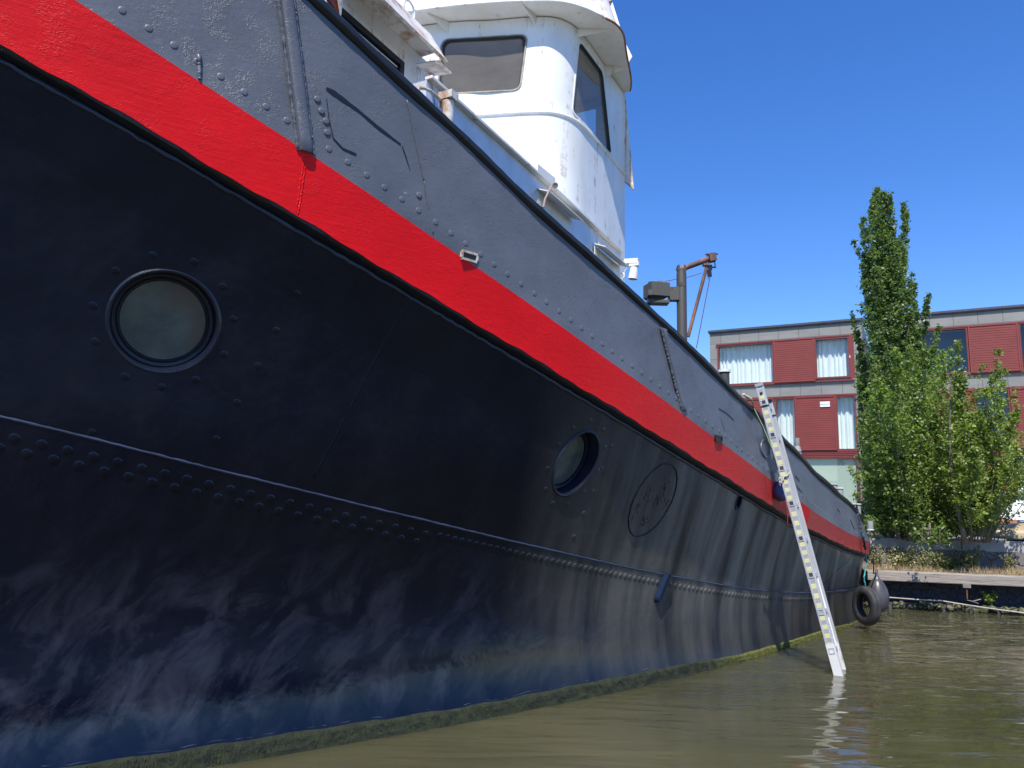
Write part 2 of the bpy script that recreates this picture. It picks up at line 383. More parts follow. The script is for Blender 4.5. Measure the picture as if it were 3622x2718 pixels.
# bulwark surface (stripe + grey), z from sb to rail
def bul_off(s, z):
    zb, zt, zr = tz('sb', s), tz('st', s), tz('rail', s)
    if z <= zt: return offs('sb', s)+(offs('st', s)-offs('sb', s))*(z-zb)/(zt-zb)
    return offs('st', s)+(offs('rail', s)-offs('st', s))*(z-zt)/(zr-zt)
def BP(s, z, ex=0):
    d = .004*math.sin(s*3.3+z*2)+.003*math.sin(s*7.1+1.3) if z > tz('st', s) else .002*math.sin(s*5.3)
    return plan(s, bul_off(s, z)+d+ex, z)
def find(fn, px, py, lo, hi, zlo=0, zhi=5):
    """station and height where the sight line of an image point meets the plating"""
    d = ray(px, py); dn = d/math.hypot(d[0], d[1])
    best = None; prev = None
    for s in np.arange(lo, hi, .02):
        # plan at its own height, iterate
        z = 1.5
        for _ in range(4):
            P = fn(s, min(max(z, zlo), zhi)); r = math.hypot(P[0], P[1]); z = HC+dn[2]*r
        side = P[0]*dn[1]-P[1]*dn[0]
        if prev is not None and prev[0]*side <= 0:
            t = prev[0]/(prev[0]-side+1e-12); return prev[1]+t*.02, prev[2]+t*(z-prev[2])
        prev = (side, s, z)
    return s, z
def hfind(px, py, lo=-1.6, hi=7.8): return find(HP, px, py, lo, hi, 0, 3.2)
def bfind(px, py, lo=-1.6, hi=7.8): return find(BP, px, py, lo, hi, .6, 4)

tug = empty('tugboat', tuple(ship(7, LC, 0)))
tag(tug, 'old tugboat with black riveted hull, red stripe, grey bulwark and white wheelhouse', 'tugboat')

PORT = [(hfind(584, 1139), .222), (hfind(2038, 1640), .216)]
DARK_HOLE = hfind(2613, 1774)
# columns
def cols(lo, hi, step, fine):
    a = list(np.arange(lo, hi, step))
    for (c, r) in fine: a = [x for x in a if not (c-r < x < c+r)]+list(np.arange(c-r, c+r, .016))
    a.append(hi); return sorted(a)
scol = cols(-2.6, 8.6, .045, [(PORT[0][0][0], .34), (PORT[1][0][0], .34), (DARK_HOLE[0], .08)])
TILT = rad(-24)
def surf(fn, rows_of, scols, holes, extra, mir=False):
    """grid of stations x heights with round holes cut clean"""
    P = []; rowsN = len(rows_of(0)); NS = len(scols)
    S = np.zeros((NS, rowsN)); Z = np.zeros((NS, rowsN))
    for i, s in enumerate(scols):
        S[i, :] = s; Z[i, :] = rows_of(s)
    dead = set(); quads = [(i, j) for i in range(NS-1) for j in range(rowsN-1)]
    for hl in holes:
        c, R, asp = hl[:3]; al = hl[3] if len(hl) > 3 else 0; ca_, sa_ = math.cos(al), math.sin(al)
        for (i, j) in quads:
            cs = S[i:i+2, j:j+2].mean()-c[0]; cz = Z[i:i+2, j:j+2].mean()-c[1]
            if math.hypot((cs*ca_+cz*sa_)/asp, -cs*sa_+cz*ca_) < R: dead.add((i, j))
        ring = set()
        for (i, j) in dead:
            for di in (0, 1):
                for dj in (0, 1): ring.add((i+di, j+dj))
        for (i, j) in ring:
            if math.hypot(S[i, j]-c[0], Z[i, j]-c[1]) > 3*R: continue
            nb = [(i-1, j-1), (i-1, j), (i, j-1), (i, j)]
            if all(q in dead for q in nb): continue
            a0, b0 = S[i, j]-c[0], Z[i, j]-c[1]; ds, dz = (a0*ca_+b0*sa_)/asp, -a0*sa_+b0*ca_; r = math.hypot(ds, dz)
            if r > 1e-6:
                ds *= R*asp/r; dz *= R/r; S[i, j] = c[0]+ds*ca_-dz*sa_; Z[i, j] = c[1]+ds*sa_+dz*ca_
    vs = []; uv = []
    for i in range(NS):
        for j in range(rowsN):
            vs.append(fn(S[i, j], Z[i, j], extra(j))); uv.append((S[i, j], Z[i, j]))
    fs = [(i*rowsN+j, (i+1)*rowsN+j, (i+1)*rowsN+j+1, i*rowsN+j+1) for (i, j) in quads if (i, j) not in dead]
    return vs, fs, uv
def mirror(P): 
    P = np.array(P); l = P@LT; return P+LT*(2*LC-2*l)
NL, NU = 40, 34
def rows(s):
    zs, zb = tz('seam', s), tz('sb', s)
    return list(np.linspace(-.45, zs, NL))+list(np.linspace(zs+.0015, zb+.01, NU))
ex = lambda j: .012 if j < NL else 0.
vs, fs, uv = surf(HP, rows, scol, [(PORT[0][0], PORT[0][1], 1.), (PORT[1][0], PORT[1][1], .70, TILT), (DARK_HOLE, .05, .55)], ex)
hb = MB(); hb.add(vs, fs)
cs2 = list(np.arange(8.6, 14.01, .2))
v2, f2, u2 = surf(HP, rows, cs2, [], ex); hb.add(v2, f2); uv += u2
cs3 = list(np.arange(-2.6, 14.01, .2))
v3, f3, u3 = surf(HP, rows, cs3, [], ex); hb.add([mirror(p) for p in v3], [f[::-1] for f in f3]); uv += u3
# rivets on the hull (same mesh: a pattern of the plating)
def rivet(mb, uvl, fn, s, z, r, h, ex=0):
    c, u, v, n = hull_frame(fn, s, z)
    c = c+n*ex; prof = [(r*1.02, -.003), (r, h*.25), (r*.88, h*.72), (r*.6, h*.95), (.0005, h)]
    b = len(mb.v); mb.lathe(c, u, v, n, prof, 12); uvl += [(s, z)]*(len(mb.v)-b)
s = -1.3; k = 0
while s < 7.0:
    zs = tz('seam', s); dd = .098 if s < 1.15 else (.052 if s < 3.3 else .06)
    rr_ = .021 if s < 1.15 else .018
    if s < 6.2: rivet(hb, uv, HP, s, zs-.055-(.01 if s < 1.2 else 0), rr_, .004 if s < 3.3 else .0038, .012)
    if s < 1.05: rivet(hb, uv, HP, s+dd/2, zs-.125, rr_, .004, .012)
    s += dd*random.uniform(.97, 1.03)
for (px, py) in [(2193, 1501), (2162, 1579), (2129, 1658), (2097, 1738), (2063, 1817), (2030, 1899), (1965, 2058), (1932, 2130),
                 (765, 1554), (838, 1424), (912, 1294), (977, 1169), (1050, 1039), (578, 1890), (325, 1530), (2201, 1505)]:
    s_, z_ = hfind(px, py); rivet(hb, uv, HP, s_, z_, .017, .0025)
for (c, R) in PORT:
    for k in range(11):
        an = 2*math.pi*(k+.35)/11+random.uniform(-.06, .06); q = R*1.27; asp_, tl_ = (1, 0) if c is PORT[0][0] else (.74, TILT)
        dx, dy = q*math.cos(an)*asp_, q*math.sin(an); rivet(hb, uv, HP, c[0]+dx*math.cos(tl_)-dy*math.sin(tl_), c[1]+dx*math.sin(tl_)+dy*math.cos(tl_), .017, .0025)
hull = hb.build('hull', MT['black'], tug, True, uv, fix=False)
# weld bead tubes
def surf_tube(mb, fn, pts, r, n=6, jit=.0, ex=0, sub=6):
    out = []
    for (a, b) in zip(pts[:-1], pts[1:]):
        for t in np.linspace(0, 1, sub, endpoint=False): out.append((a[0]+(b[0]-a[0])*t, a[1]+(b[1]-a[1])*t))
    out.append(pts[-1]); P = []
    for (s, z) in out:
        P.append(fn(s+random.uniform(-jit, jit), z+random.uniform(-jit, jit), ex))
    mb.tube(P, [r*random.uniform(.8, 1.2) for _ in P], n)
wb = MB()
seam = [(s, tz('seam', s)+.004) for s in np.arange(-2.5, 8.5, .03)]
surf_tube(wb, HP, seam, .0065, 6, .001, .010, 1)
wb.build('plate_edge', MT['edge'], tug, 'all')
# butt seams on the black hull, the round welded patch and its blobs
wb = MB()
for (a, b) in [((1430, 1085), (1110, 1690)), ((3020, 1960), (2700, 2290))]:
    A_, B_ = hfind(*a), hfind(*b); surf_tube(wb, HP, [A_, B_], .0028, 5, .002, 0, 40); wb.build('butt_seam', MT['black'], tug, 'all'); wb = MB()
cc_ = hfind(2310, 1769)
ring = [(cc_[0]+.195*math.cos(t)*math.cos(TILT)-.262*math.sin(t)*math.sin(TILT), cc_[1]+.195*math.cos(t)*math.sin(TILT)+.262*math.sin(t)*math.cos(TILT)) for t in np.linspace(0, 2*math.pi, 90)]
surf_tube(wb, HP, ring, .0055, 6, .002, .001, 1)
for (u, v_, n_, ln) in [(-.08, .03, 9, .1), (.09, .07, 12, .16), (.03, -.02, 8, .07), (-.14, -.10, 7, .12), (-.02, -.16, 10, .06), (.14, -.02, 6, .1)]:
    for k in range(n_):
        a0 = (cc_[0]+u+random.uniform(-.03, .03), cc_[1]+v_+random.uniform(-ln/2, ln/2))
        surf_tube(wb, HP, [a0, (a0[0]+random.uniform(-.015, .015), a0[1]+random.uniform(.01, .035))], .0022, 5, .001, 0, 2)
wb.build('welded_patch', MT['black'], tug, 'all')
# algae, tide line
def wl_rows(s): return [-.10, -.02, 0.0, .020, .040, .062, .082+.005*math.sin(s*3)+.004*math.sin(s*17)]
av = []; af = []; auv = []
sc = list(np.arange(-2.5, 8.6, .025)); nr = 7
for i, s in enumerate(sc):
    t = min(max((s-6.3)/1.0, 0), 1)
    for j, z in enumerate(wl_rows(s)):
        o = .012+(.016 if 0 < j < 6 else -.004)*(1-t)+mn.noise(Vector((s*14, z*30, 0)))*.012*(0 < j < 6)
        k_ = 1-.45*min(max((s-3.6)/.8, 0), 1); av.append(HP(s, z*(1-.6*t)*k_ if z > 0 else z, o)); auv.append((s, z))
for i in range(len(sc)-1):
    for j in range(nr-1): af.append((i*nr+j, (i+1)*nr+j, (i+1)*nr+j+1, i*nr+j+1))
ab = MB(); ab.add(av, af)
for k in range(5200):                           # hanging weed tufts
    s = random.uniform(-1.4, 7.2); z = random.uniform(-.01, .066)*(1-.5*min(max((s-3.6)/.8, 0), 1)); t = min(max((s-6.3), 0), 1)
    if random.random() < t: continue
    c, u, v_, n_ = hull_frame(HP, s, z); c = c+n_*.026; ln = random.uniform(.012, .03); wd = random.uniform(.002, .005)
    tip = c+n_*random.uniform(.0, .012)-v_*ln+u*random.uniform(-.01, .01)
    b0 = len(ab.v); ab.add([c-u*wd, c+u*wd, tip], [(0, 1, 2)]); auv += [(s, z)]*3
ab.build('algae_band', MT['algae'], tug, False, auv, fix=False)
tb = MB(); tl = [(s, wl_rows(s)[-1]*(1-.45*min(max((s-3.6)/.8, 0), 1))+.006) for s in np.arange(-2.4, 6.4, .03)]
surf_tube(tb, HP, tl, .0022, 5, .0032, .010, 1)
tb.build('tide_line', MT['tide'], tug, 'all')

# stripe (rubbing strake) with its dark underside
def strip(fn, rows_fn, ss, name, mat, ex=lambda j: 0., mir=True, smooth=True):
    mb = MB(); nr = len(rows_fn(0)); vs = []; uv = []; fs = []
    for s in ss:
        for j, (z, e) in enumerate(rows_fn(s)): vs.append(fn(s, z, e)); uv.append((s, z))
    for i in range(len(ss)-1):
        for j in range(nr-1): fs.append((i*nr+j, (i+1)*nr+j, (i+1)*nr+j+1, i*nr+j+1))
    mb.add(vs, fs)
    if mir: mb.add([mirror(p) for p in vs], [f[::-1] for f in fs]); uv = uv+uv
    return mb, uv
sfull = list(np.arange(-2.6, 8.6, .04))+list(np.arange(8.6, 14.01, .2))
def r_red(s):
    a, b = tz('sb', s), tz('st', s); w_ = .004*math.sin(s*9)+.003*math.sin(s*31)
    return [(a+w_, .001)]+[(a+(b-a)*t, 0) for t in (.12, .35, .6, .85)]+[(b, 0)]
mb, uv = strip(BP, r_red, sfull, 'red', None); mb.build('red_stripe', MT['red'], tug, True, uv, fix=False)
def r_under(s):
    a = tz('sb', s); w_ = .004*math.sin(s*9)+.003*math.sin(s*31)
    return [(a+w_-.0005, .0005), (a-.012, -.002), (a-.020, -.018), (a-.026, -.05)]
mb, uv = strip(BP, r_under, sfull, 'under', None); mb.build('strake_edge', MT['rail'], tug, True, uv, fix=False)
fb = MB(); surf_tube(fb, HP, [(s, tz('sb', s)-.038) for s in np.arange(-2.5, 8.5, .035)], .011, 6, .0035, .002, 1)
fb.build('strake_fillet', MT['edge'], tug, 'all')
# grey lower band and bulwark plates
BAND = .118
def r_band(s):
    b = tz('st', s); return [(b, 0.0), (b+BAND*.5*min(1, (tz('rail', s)-b)/.6), 0.0), (b+BAND*min(1, (tz('rail', s)-b)/.6), .0), (b+(BAND+.002)*min(1, (tz('rail', s)-b)/.6), -.009)]
mb, uv = strip(BP, r_band, sfull, 'b', None)
s = -1.2
while s < 7.3:
    sc_ = min(1, (tz('rail', s)-tz('st', s))/.6)
    rivet(mb, uv, BP, s, tz('st', s)+.082*sc_, .0165 if s < 5 else .012, .0029); s += .098*random.uniform(.96, 1.04)
for (px, py) in [(1125, 350), (1140, 392), (1156, 428), (1160, 468), (1440, 690), (1485, 690)]:
    s_, z_ = bfind(px, py); rivet(mb, uv, BP, s_, z_, .016, .003, -.006)
mb.build('bulwark_band', MT['grey'], tug, True, uv, fix=False)
def r_bul(s):
    b = tz('st', s); t = tz('rail', s); k = min(1, (t-b)/.6)
    z0 = b+(BAND-.003)*k; return [(z0+(t-z0)*q, -.009) for q in np.linspace(0, 1, 9)]
mb, uv = strip(BP, r_bul, sfull, 'g', None)
# inner skin
v2 = []; 
def r_in(s):
    b = tz('st', s); t = tz('rail', s); return [(t, -.03), (b-.1, -.03)]
m2, uv2 = strip(BP, r_in, sfull, 'gi', None); b0 = len(mb.v); mb.add(m2.v, m2.f); uv += uv2
mb.build('bulwark', MT['grey'], tug, True, uv, fix=False)
# deck
dp = [BP(s, tz('st', s)-.02, -.02) for s in np.arange(-2.6, 14.01, .2)]
dm = MB(); n_ = len(dp); dm.add(dp+[mirror(p) for p in dp], [(i, i+1, n_+i+1, n_+i) for i in range(n_-1)])
dm.build('deck', simple('deck_paint', (.10, .10, .11), .7), tug, fix=False)
# rail
rb = MB(); pts = []
for s in list(np.arange(-2.6, 8.4, .05))+list(np.arange(8.4, 14.01, .2)):
    dz = .006*math.sin(s*2.9)+.004*math.sin(s*6.1+1)
    pts.append(BP(s, tz('rail', s), -.016+.004*math.sin(s*4.3))+np.array([0, 0, dz-.006]))
rr = [(.032+.0015*math.sin(i*.7)+.001*math.sin(i*2.3)) for i in range(len(pts))]
rb.tube(pts, rr, 12); rb.tube([mirror(p) for p in pts], rr, 8)
rb.build('cap_rail', MT['rail'], tug, 'all', fix=False)
# vertical doublers (stanchion welds) on the bulwark
def doubler(p_top, p_bot, wd, hgt, name, mat, beads=True):
    a = bfind(*p_top); b = bfind(*p_bot); mb = MB(); N = 26; prof = 9; vs = []; 
    for i in range(N+1):
        t = i/N; s_ = a[0]+(b[0]-a[0])*t; z_ = a[1]+(b[1]-a[1])*t
        top = min(1, (1-abs(2*t-1))*18); 
        for j in range(prof):
            q = j/(prof-1)*2-1; hh = hgt*math.sqrt(max(0, 1-q**4))*(.7+.3*top)
            vs.append(BP(s_+q*wd/2, z_, hh-.003))
    fs = [(i*prof+j, (i+1)*prof+j, (i+1)*prof+j+1, i*prof+j+1) for i in range(N) for j in range(prof-1)]
    fs += [tuple(range(prof)), tuple(range(N*prof, (N+1)*prof))]
    mb.add(vs, fs)
    if beads:
        for sd_ in (-1, 1):
            pts = [BP(a[0]+(b[0]-a[0])*t+sd_*wd/2*1.05, a[1]+(b[1]-a[1])*t, .003) for t in np.linspace(0, 1, 80)]
            mb.tube(pts, [random.uniform(.004, .010) for _ in pts], 6)
    uvs = [(v[0], v[2]) for v in mb.v]
    return mb.build(name, mat, tug, True, uvs)
doubler((1003, -60), (1081, 540), .070, .034, 'stanchion_doubler', MT['grey'])
doubler((2345, 1163), (2418, 1452), .06, .022, 'stanchion_doubler', MT['grey'])
wb = MB()
for (a, b, r) in [((1442, 353), (1502, 640), .0035), ((1502, 640), (1534, 825), .004), ((703, 195), (706, 284), .010), ((3008, 1835), (3046, 1965), .006)]:
    A_, B_ = bfind(*a), bfind(*b); surf_tube(wb, BP, [A_, B_], r, 6, .0015, -.006 if r < .008 else .002, 24); wb.build('butt_weld', MT['grey'], tug, 'all'); wb = MB()
wb = MB(); surf_tube(wb, BP, [bfind(1086, 556), bfind(1055, 760)], .0038, 6, .0025, -.0015, 60); surf_tube(wb, BP, [bfind(1077, 556), bfind(1046, 755)], .003, 6, .0025, -.0015, 60)
wb.build('stripe_weld', MT['red'], tug, 'all')
# burnt-out freeing port slits
def slit(pts, ws, mb):
    sz = [bfind(*p) for p in pts]
    for (a, b, w0, w1) in zip(sz[:-1], sz[1:], ws[:-1], ws[1:]):
        N = 6
        P = []
        d = np.array([b[0]-a[0], b[1]-a[1]]); d = d/np.linalg.norm(d); nn = np.array([-d[1], d[0]])
        vs = []
        for i in range(N+1):
            t = i/N; c = np.array([a[0]+(b[0]-a[0])*t, a[1]+(b[1]-a[1])*t]); w_ = (w0+(w1-w0)*t)*random.uniform(.85, 1.15)
            for q in (1, -1):
                p2 = c+nn*q*w_; vs.append(BP(p2[0], p2[1], -.0065))
        mb.add(vs, [(2*i, 2*i+1, 2*i+3, 2*i+2) for i in range(N)])
for grp in ([([(1156, 311), (1180, 325), (1270, 390), (1340, 450), (1420, 510)], [.006, .013, .007, .009, .004]), ([(1425, 516), (1440, 560), (1453, 602)], [.003, .003, .001]),
             ([(1157, 347), (1166, 420), (1181, 488)], [.0015, .002, .003]), ([(1181, 488), (1215, 525), (1262, 545)], [.004, .005, .006])],
            [([(2546, 1446), (2575, 1463), (2599, 1487)], [.006, .006, .006]), ([(2552, 1480), (2570, 1535), (2592, 1560)], [.002, .003, .005]), ([(2592, 1560), (2622, 1580)], [.012, .004])],
            [([(2815, 1683), (2831, 1702)], [.015, .008])],
            [([(2820, 1718), (2835, 1740), (2851, 1764)], [.008, .016, .012])],
            [([(2964, 1800), (2974, 1812)], [.010, .004])], [([(2972, 1842), (2984, 1856)], [.004, .006])]):
    mb = MB()
    for pts, ws in grp: slit(pts, ws, mb)
    mb.build('freeing_port_gap', MT['slit'], tug)
# scuppers
for (px, py, rs) in [(1660, 908, 1), (2541, 1552, .9)]:
    c = bfind(px, py); mb = MB(); cen, u, v_, n_ = hull_frame(BP, *c)
    L, h = .05*rs, .02*rs
    mb.box(cen+v_*h, u*L, v_*.006, n_*.007, 0); mb.box(cen-v_*h, u*L, v_*.006, n_*.007, 0)
    mb.box(cen+u*L, u*.006, v_*(h-.0062), n_*.007, 0); mb.box(cen-u*L, u*.006, v_*(h-.0062), n_*.007, 0)
    mb.box(cen, u*(L-.0065), v_*(h-.0065), n_*.003, 1)
    mb.build('scupper', [MT['white_rust'] if rs == 1 else MT['slit'], MT['slit']], tug)
# portholes
for k, (c, R) in enumerate(PORT):
    cen, u, v_, n_ = hull_frame(HP, *c, e=.15)
    if k == 1: u, v_ = (u*math.cos(TILT)+v_*math.sin(TILT))*.70, -u*math.sin(TILT)+v_*math.cos(TILT)
    mb = MB(); mb.lathe(cen, u, v_, n_, [(R*1.07, -.006), (R*1.06, .003), (R*1.02, .008), (R*.985, .006), (R*.97, -.008), (R*.955, -.085), (R*.94, -.092), (R*.87, -.096), (R*.855, -.086), (R*.82, -.085), (R*.805, -.096), (R*.77, -.108)], 72)
    fr = mb.build('porthole', MT['navy'], tug, True)
    g = MB(); gn = 64; g.add([cen+n_*-.098]+[cen+n_*-.098+(u*math.cos(t)+v_*math.sin(t))*R*.82 for t in np.linspace(0, 2*math.pi, gn, endpoint=False)], [(0, 1+i, 1+(i+1) % gn) for i in range(gn)])
    g.build('porthole_glass', MT['pglass'], fr)
# discharge openings
cen, u, v_, n_ = hull_frame(HP, *DARK_HOLE)
mb = MB(); mb.lathe(cen, u*.7, v_*1.25, n_, [(.062, -.003), (.060, .006), (.050, .007), (.046, -.06), (.001, -.06)], 28)
mb.build('discharge_pipe', MT['pblue'], tug, True)
a = hfind(2353, 2030); b = hfind(2313, 2132); mb = MB(); N = 14; vs = []
for i in range(N+1):
    t = i/N; s_ = a[0]+(b[0]-a[0])*t; z_ = a[1]+(b[1]-a[1])*t; wd = .034*math.sqrt(max(.02, 1-(max(0, t-.75)/.25)**2))
    for j in range(7):
        q = j/6*2-1; vs.append(HP(s_+q*wd, z_, .010+.045*math.sqrt(max(0, 1-q*q))*(1 if t < .98 else .2)))
mb.add(vs, [(i*7+j, (i+1)*7+j, (i+1)*7+j+1, i*7+j+1) for i in range(N) for j in range(6)]+[tuple(range(7)), tuple(range(N*7, N*7+7))])
mb.build('discharge_cover', MT['pblue'], tug, True)
# oval fairlead hidden half behind the ladder
c = bfind(2708, 1587); cen, u, v_, n_ = hull_frame(BP, *c)
mb = MB(); mb.lathe(cen, u*1.0, v_*.8, n_, [(.095, -.004), (.092, .003), (.086, .004), (.080, -.002), (.076, -.02)], 40)
mb.build('fairlead', MT['grey'], tug, True)
g = MB(); g.lathe(cen-n_*.004, u, v_*.8, n_, [(.082, 0), (.001, 0.001)], 30); g.build('fairlead_opening', simple('fairlead_back', (.10, .105, .115), .5), tug)

# ================================================================== superstructure
Z_E, Z_K = 5.59, 4.638
half = [(7.134, -2.542), (6.608, -2.54), (6.104, -2.542), (5.914, -2.559), (5.768, -2.61), (5.656, -2.71), (5.583, -2.867), (5.51, -3.08), (5.454, -3.248), (5.376, -3.427), (5.32, -3.595), (5.24, -3.9)]
def dense(pl, n=6):
    p = np.array(pl); out = []
    for i in range(len(p)-1):
        p0, p1, p2, p3 = p[max(i-1, 0)], p[i], p[i+1], p[min(i+2, len(p)-1)]
        for t in np.linspace(0, 1, n, endpoint=False):
            out.append(.5*((2*p1)+(-p0+p2)*t+(2*p0-5*p1+4*p2-p3)*t*t+(-p0+3*p1-3*p2+p3)*t**3))
    out.append(p[-1]); return np.array(out)
PL = dense(half); PLs = [p for p in PL]+[np.array([p[0], 2*LC-p[1]]) for p in PL[::-1][1:]]
PLs = np.array(PLs)
arc = np.concatenate([[0], np.cumsum(np.linalg.norm(np.diff(PLs, axis=0), axis=1))])
def WP(u, z, ex=0):
    a = np.interp(u, arc, PLs[:, 0]); l = np.interp(u, arc, PLs[:, 1])
    e = .02; a1 = np.interp(u+e, arc, PLs[:, 0])-np.interp(u-e, arc, PLs[:, 0]); l1 = np.interp(u+e, arc, PLs[:, 1])-np.interp(u-e, arc, PLs[:, 1])
    t = np.array([a1, l1]); t /= np.linalg.norm(t)+1e-9; n = np.array([t[1], -t[0]])   # outward
    if n@np.array([a-6.3, l-LC]) < 0: n = -n
    return ship(a+n[0]*ex, l+n[1]*ex, z)
def wfind(px, py):
    d = ray(px, py); best = (9, 0, 0); prev = None
    for u in np.arange(0, arc[-1]/2+.3, .005):
        P = WP(u, 5.1); r = math.hypot(P[0], P[1]); z = HC+d[2]/math.hypot(d[0], d[1])*r
        sdv = P[0]*d[1]-P[1]*d[0]
        if prev is not None and prev*sdv <= 0: return u, z
        prev = sdv
    return u, z
# window outlines in (arc, height)
def rrect(uv4, r, n=7):
    p = [np.array(q) for q in uv4]; out = []
    for i in range(4):
        a, b, c = p[i-1], p[i], p[(i+1) % 4]; d1 = (a-b)/np.linalg.norm(a-b); d2 = (c-b)/np.linalg.norm(c-b)
        s_, e_ = b+d1*r, b+d2*r
        for t in np.linspace(0, 1, n): out.append((1-t)**2*s_+2*t*(1-t)*b+t*t*e_)
    return out
def inside(pt, poly):
    x, y = pt; c = False; n = len(poly); j = n-1
    for i in range(n):
        xi, yi = poly[i]; xj, yj = poly[j]
        if (yi > y) != (yj > y) and x < (xj-xi)*(y-yi)/(yj-yi)+xi: c = not c
        j = i
    return c
f_tr, f_br, f_tl = wfind(1862, 119), wfind(1834, 316), wfind(1572, 154)
s_q = [wfind(2047, 165), wfind(2127, 262), wfind(2160, 545), wfind(2022, 395)]
print('front win', f_tr, f_br, f_tl, 'side', s_q)
zt_f = (f_tr[1]+f_tl[1])/2; zb_f = f_br[1]
WINS = [rrect([(f_tr[0], zt_f), (f_br[0]+.0, zb_f), (f_tl[0]+.03, zb_f), (f_tl[0]+.01, zt_f)], .07),
        rrect([(s_q[1][0]-.02, 5.46), (s_q[2][0]+.0, s_q[2][1]), (s_q[3][0]-.02, s_q[3][1]), (s_q[0][0]-.01, 5.46)], .06)]
cu = 2*float(np.interp(len(PL)-1, range(len(arc)), arc))-0
WINS.append([np.array([cu-p[0], p[1]]) for p in WINS[0]][::-1]); WINS.append([np.array([cu-p[0], p[1]]) for p in WINS[1]][::-1])
us = np.arange(0, arc[-1], .02); zs_ = np.arange(Z_K, Z_E+.001, .02)
mb = MB(); NU_ = len(us); NZ = len(zs_); idx = {}
UU, ZZ = np.meshgrid(us, zs_, indexing='ij')
kept = []
def near_edge(pt, poly):
    best = None
    P = np.array(pt)
    for i in range(len(poly)):
        a, b = np.array(poly[i]), np.array(poly[(i+1) % len(poly)]); ab = b-a; t = np.clip((P-a)@ab/(ab@ab+1e-12), 0, 1); q = a+ab*t; d = np.linalg.norm(P-q)
        if best is None or d < best[0]: best = (d, q)
    return best[1]
deadw = set()
for wi, poly in enumerate(WINS):
    xs = [p[0] for p in poly]
    for i in range(NU_-1):
        if us[i] < min(xs)-.05 or us[i] > max(xs)+.05: continue
        for j in range(NZ-1):
            if inside((us[i]+.01, zs_[j]+.01), poly): deadw.add((i, j))
snap = {}
for (i, j) in deadw:
    for di in (0, 1):
        for dj in (0, 1):
            q = (i+di, j+dj)
            if all(x in deadw for x in [(q[0]-1, q[1]-1), (q[0]-1, q[1]), (q[0], q[1]-1), q]): continue
            pt = (UU[q], ZZ[q]); poly = min(WINS, key=lambda w_: np.linalg.norm(np.array(pt)-near_edge(pt, w_))); snap[q] = near_edge(pt, poly)
vs = []
for i in range(NU_):
    for j in range(NZ):
        u, z = snap.get((i, j), (UU[i, j], ZZ[i, j])); vs.append(WP(u, z))
fs = [(i*NZ+j, (i+1)*NZ+j, (i+1)*NZ+j+1, i*NZ+j+1) for i in range(NU_-1) for j in range(NZ-1) if (i, j) not in deadw]
mb.add(vs, fs)
# lower wall, slightly proud below the knuckle
ul = np.arange(0, arc[-1]+.001, .05); vs = []; zl = [1.4, 2.4, 3.4, 4.1, Z_K]
for u in ul:
    for z in zl: vs.append(WP(u, z, .022))
nz_ = len(zl); mb.add(vs, [(i*nz_+j, (i+1)*nz_+j, (i+1)*nz_+j+1, i*nz_+j+1) for i in range(len(ul)-1) for j in range(nz_-1)])
mb.add([WP(u, Z_K, e) for u in ul for e in (.022, 0)], [(2*i, 2*i+1, 2*i+3, 2*i+2) for i in range(len(ul)-1)])
# aft wall
for (l0_, l1_, z0_, z1_) in [(-2.52, 2*LC+2.52, 1.4, 4.66), (-2.52, 2*LC+2.52, 5.46, Z_E), (-2.52, -2.85, 4.66, 5.46), (2*LC+2.85, 2*LC+2.52, 4.66, 5.46), (-3.75, -4.05, 4.66, 5.46)]:
    mb.add([ship(7.134, l0_, z0_), ship(7.134, l1_, z0_), ship(7.134, l1_, z1_), ship(7.134, l0_, z1_)], [(0, 1, 2, 3)])
wh = mb.build('wheelhouse', MT['white'], tug, True, fix=False)
kb = MB(); kb.tube([WP(u, Z_K, .024) for u in np.arange(.0, arc[-1], .04)], .017, 8); kb.build('knuckle_moulding', MT['white'], wh, 'all', fix=False)
def win_parts(poly, first):
    P = [np.array(q) for q in poly]; c = sum(P)/len(P)
    fb = MB(); n = len(P); 
    def off(q, k): d = q-c; return q+d/np.linalg.norm(d)*k
    lay = [(.026, .001), (.024, .008), (.008, .008), (-.002, .004), (-.003, -.014), (-.016, -.015), (-.017, -.028)]
    vs = [WP(*off(q, o), e) for (o, e) in lay for q in P]
    fs = [(k*n+i, k*n+(i+1) % n, (k+1)*n+(i+1) % n, (k+1)*n+i) for k in range(len(lay)-1) for i in range(n)]
    fb.add(vs, fs); fb.m = [0 if f_i < 2*n else 1 for f_i in range(len(fs))]
    fr = fb.build('window_frame', [MT['putty'] if first else MT['white_soff'], MT['seal']], wh, True)
    gb = MB(); xs = [q[0] for q in P]; 
    # glass as a fan of strips that follows the curved wall
    U = np.linspace(min(xs), max(xs), 22); vs = []
    for u in U:
        z_in = [z for z in np.linspace(min(q[1] for q in P), max(q[1] for q in P), 120) if inside((u, z), [tuple(q) for q in P])]
        a, b = (z_in[0], z_in[-1]) if z_in else (c[1], c[1])
        vs += [WP(u, a, -.018), WP(u, b, -.018)]
    gb.add(vs, [(2*i, 2*i+1, 2*i+3, 2*i+2) for i in range(len(U)-1)])
    gb.build('window_glass', MT['glass'], wh, 'all', fix=False)
for k, poly in enumerate(WINS): win_parts(poly, k == 0)
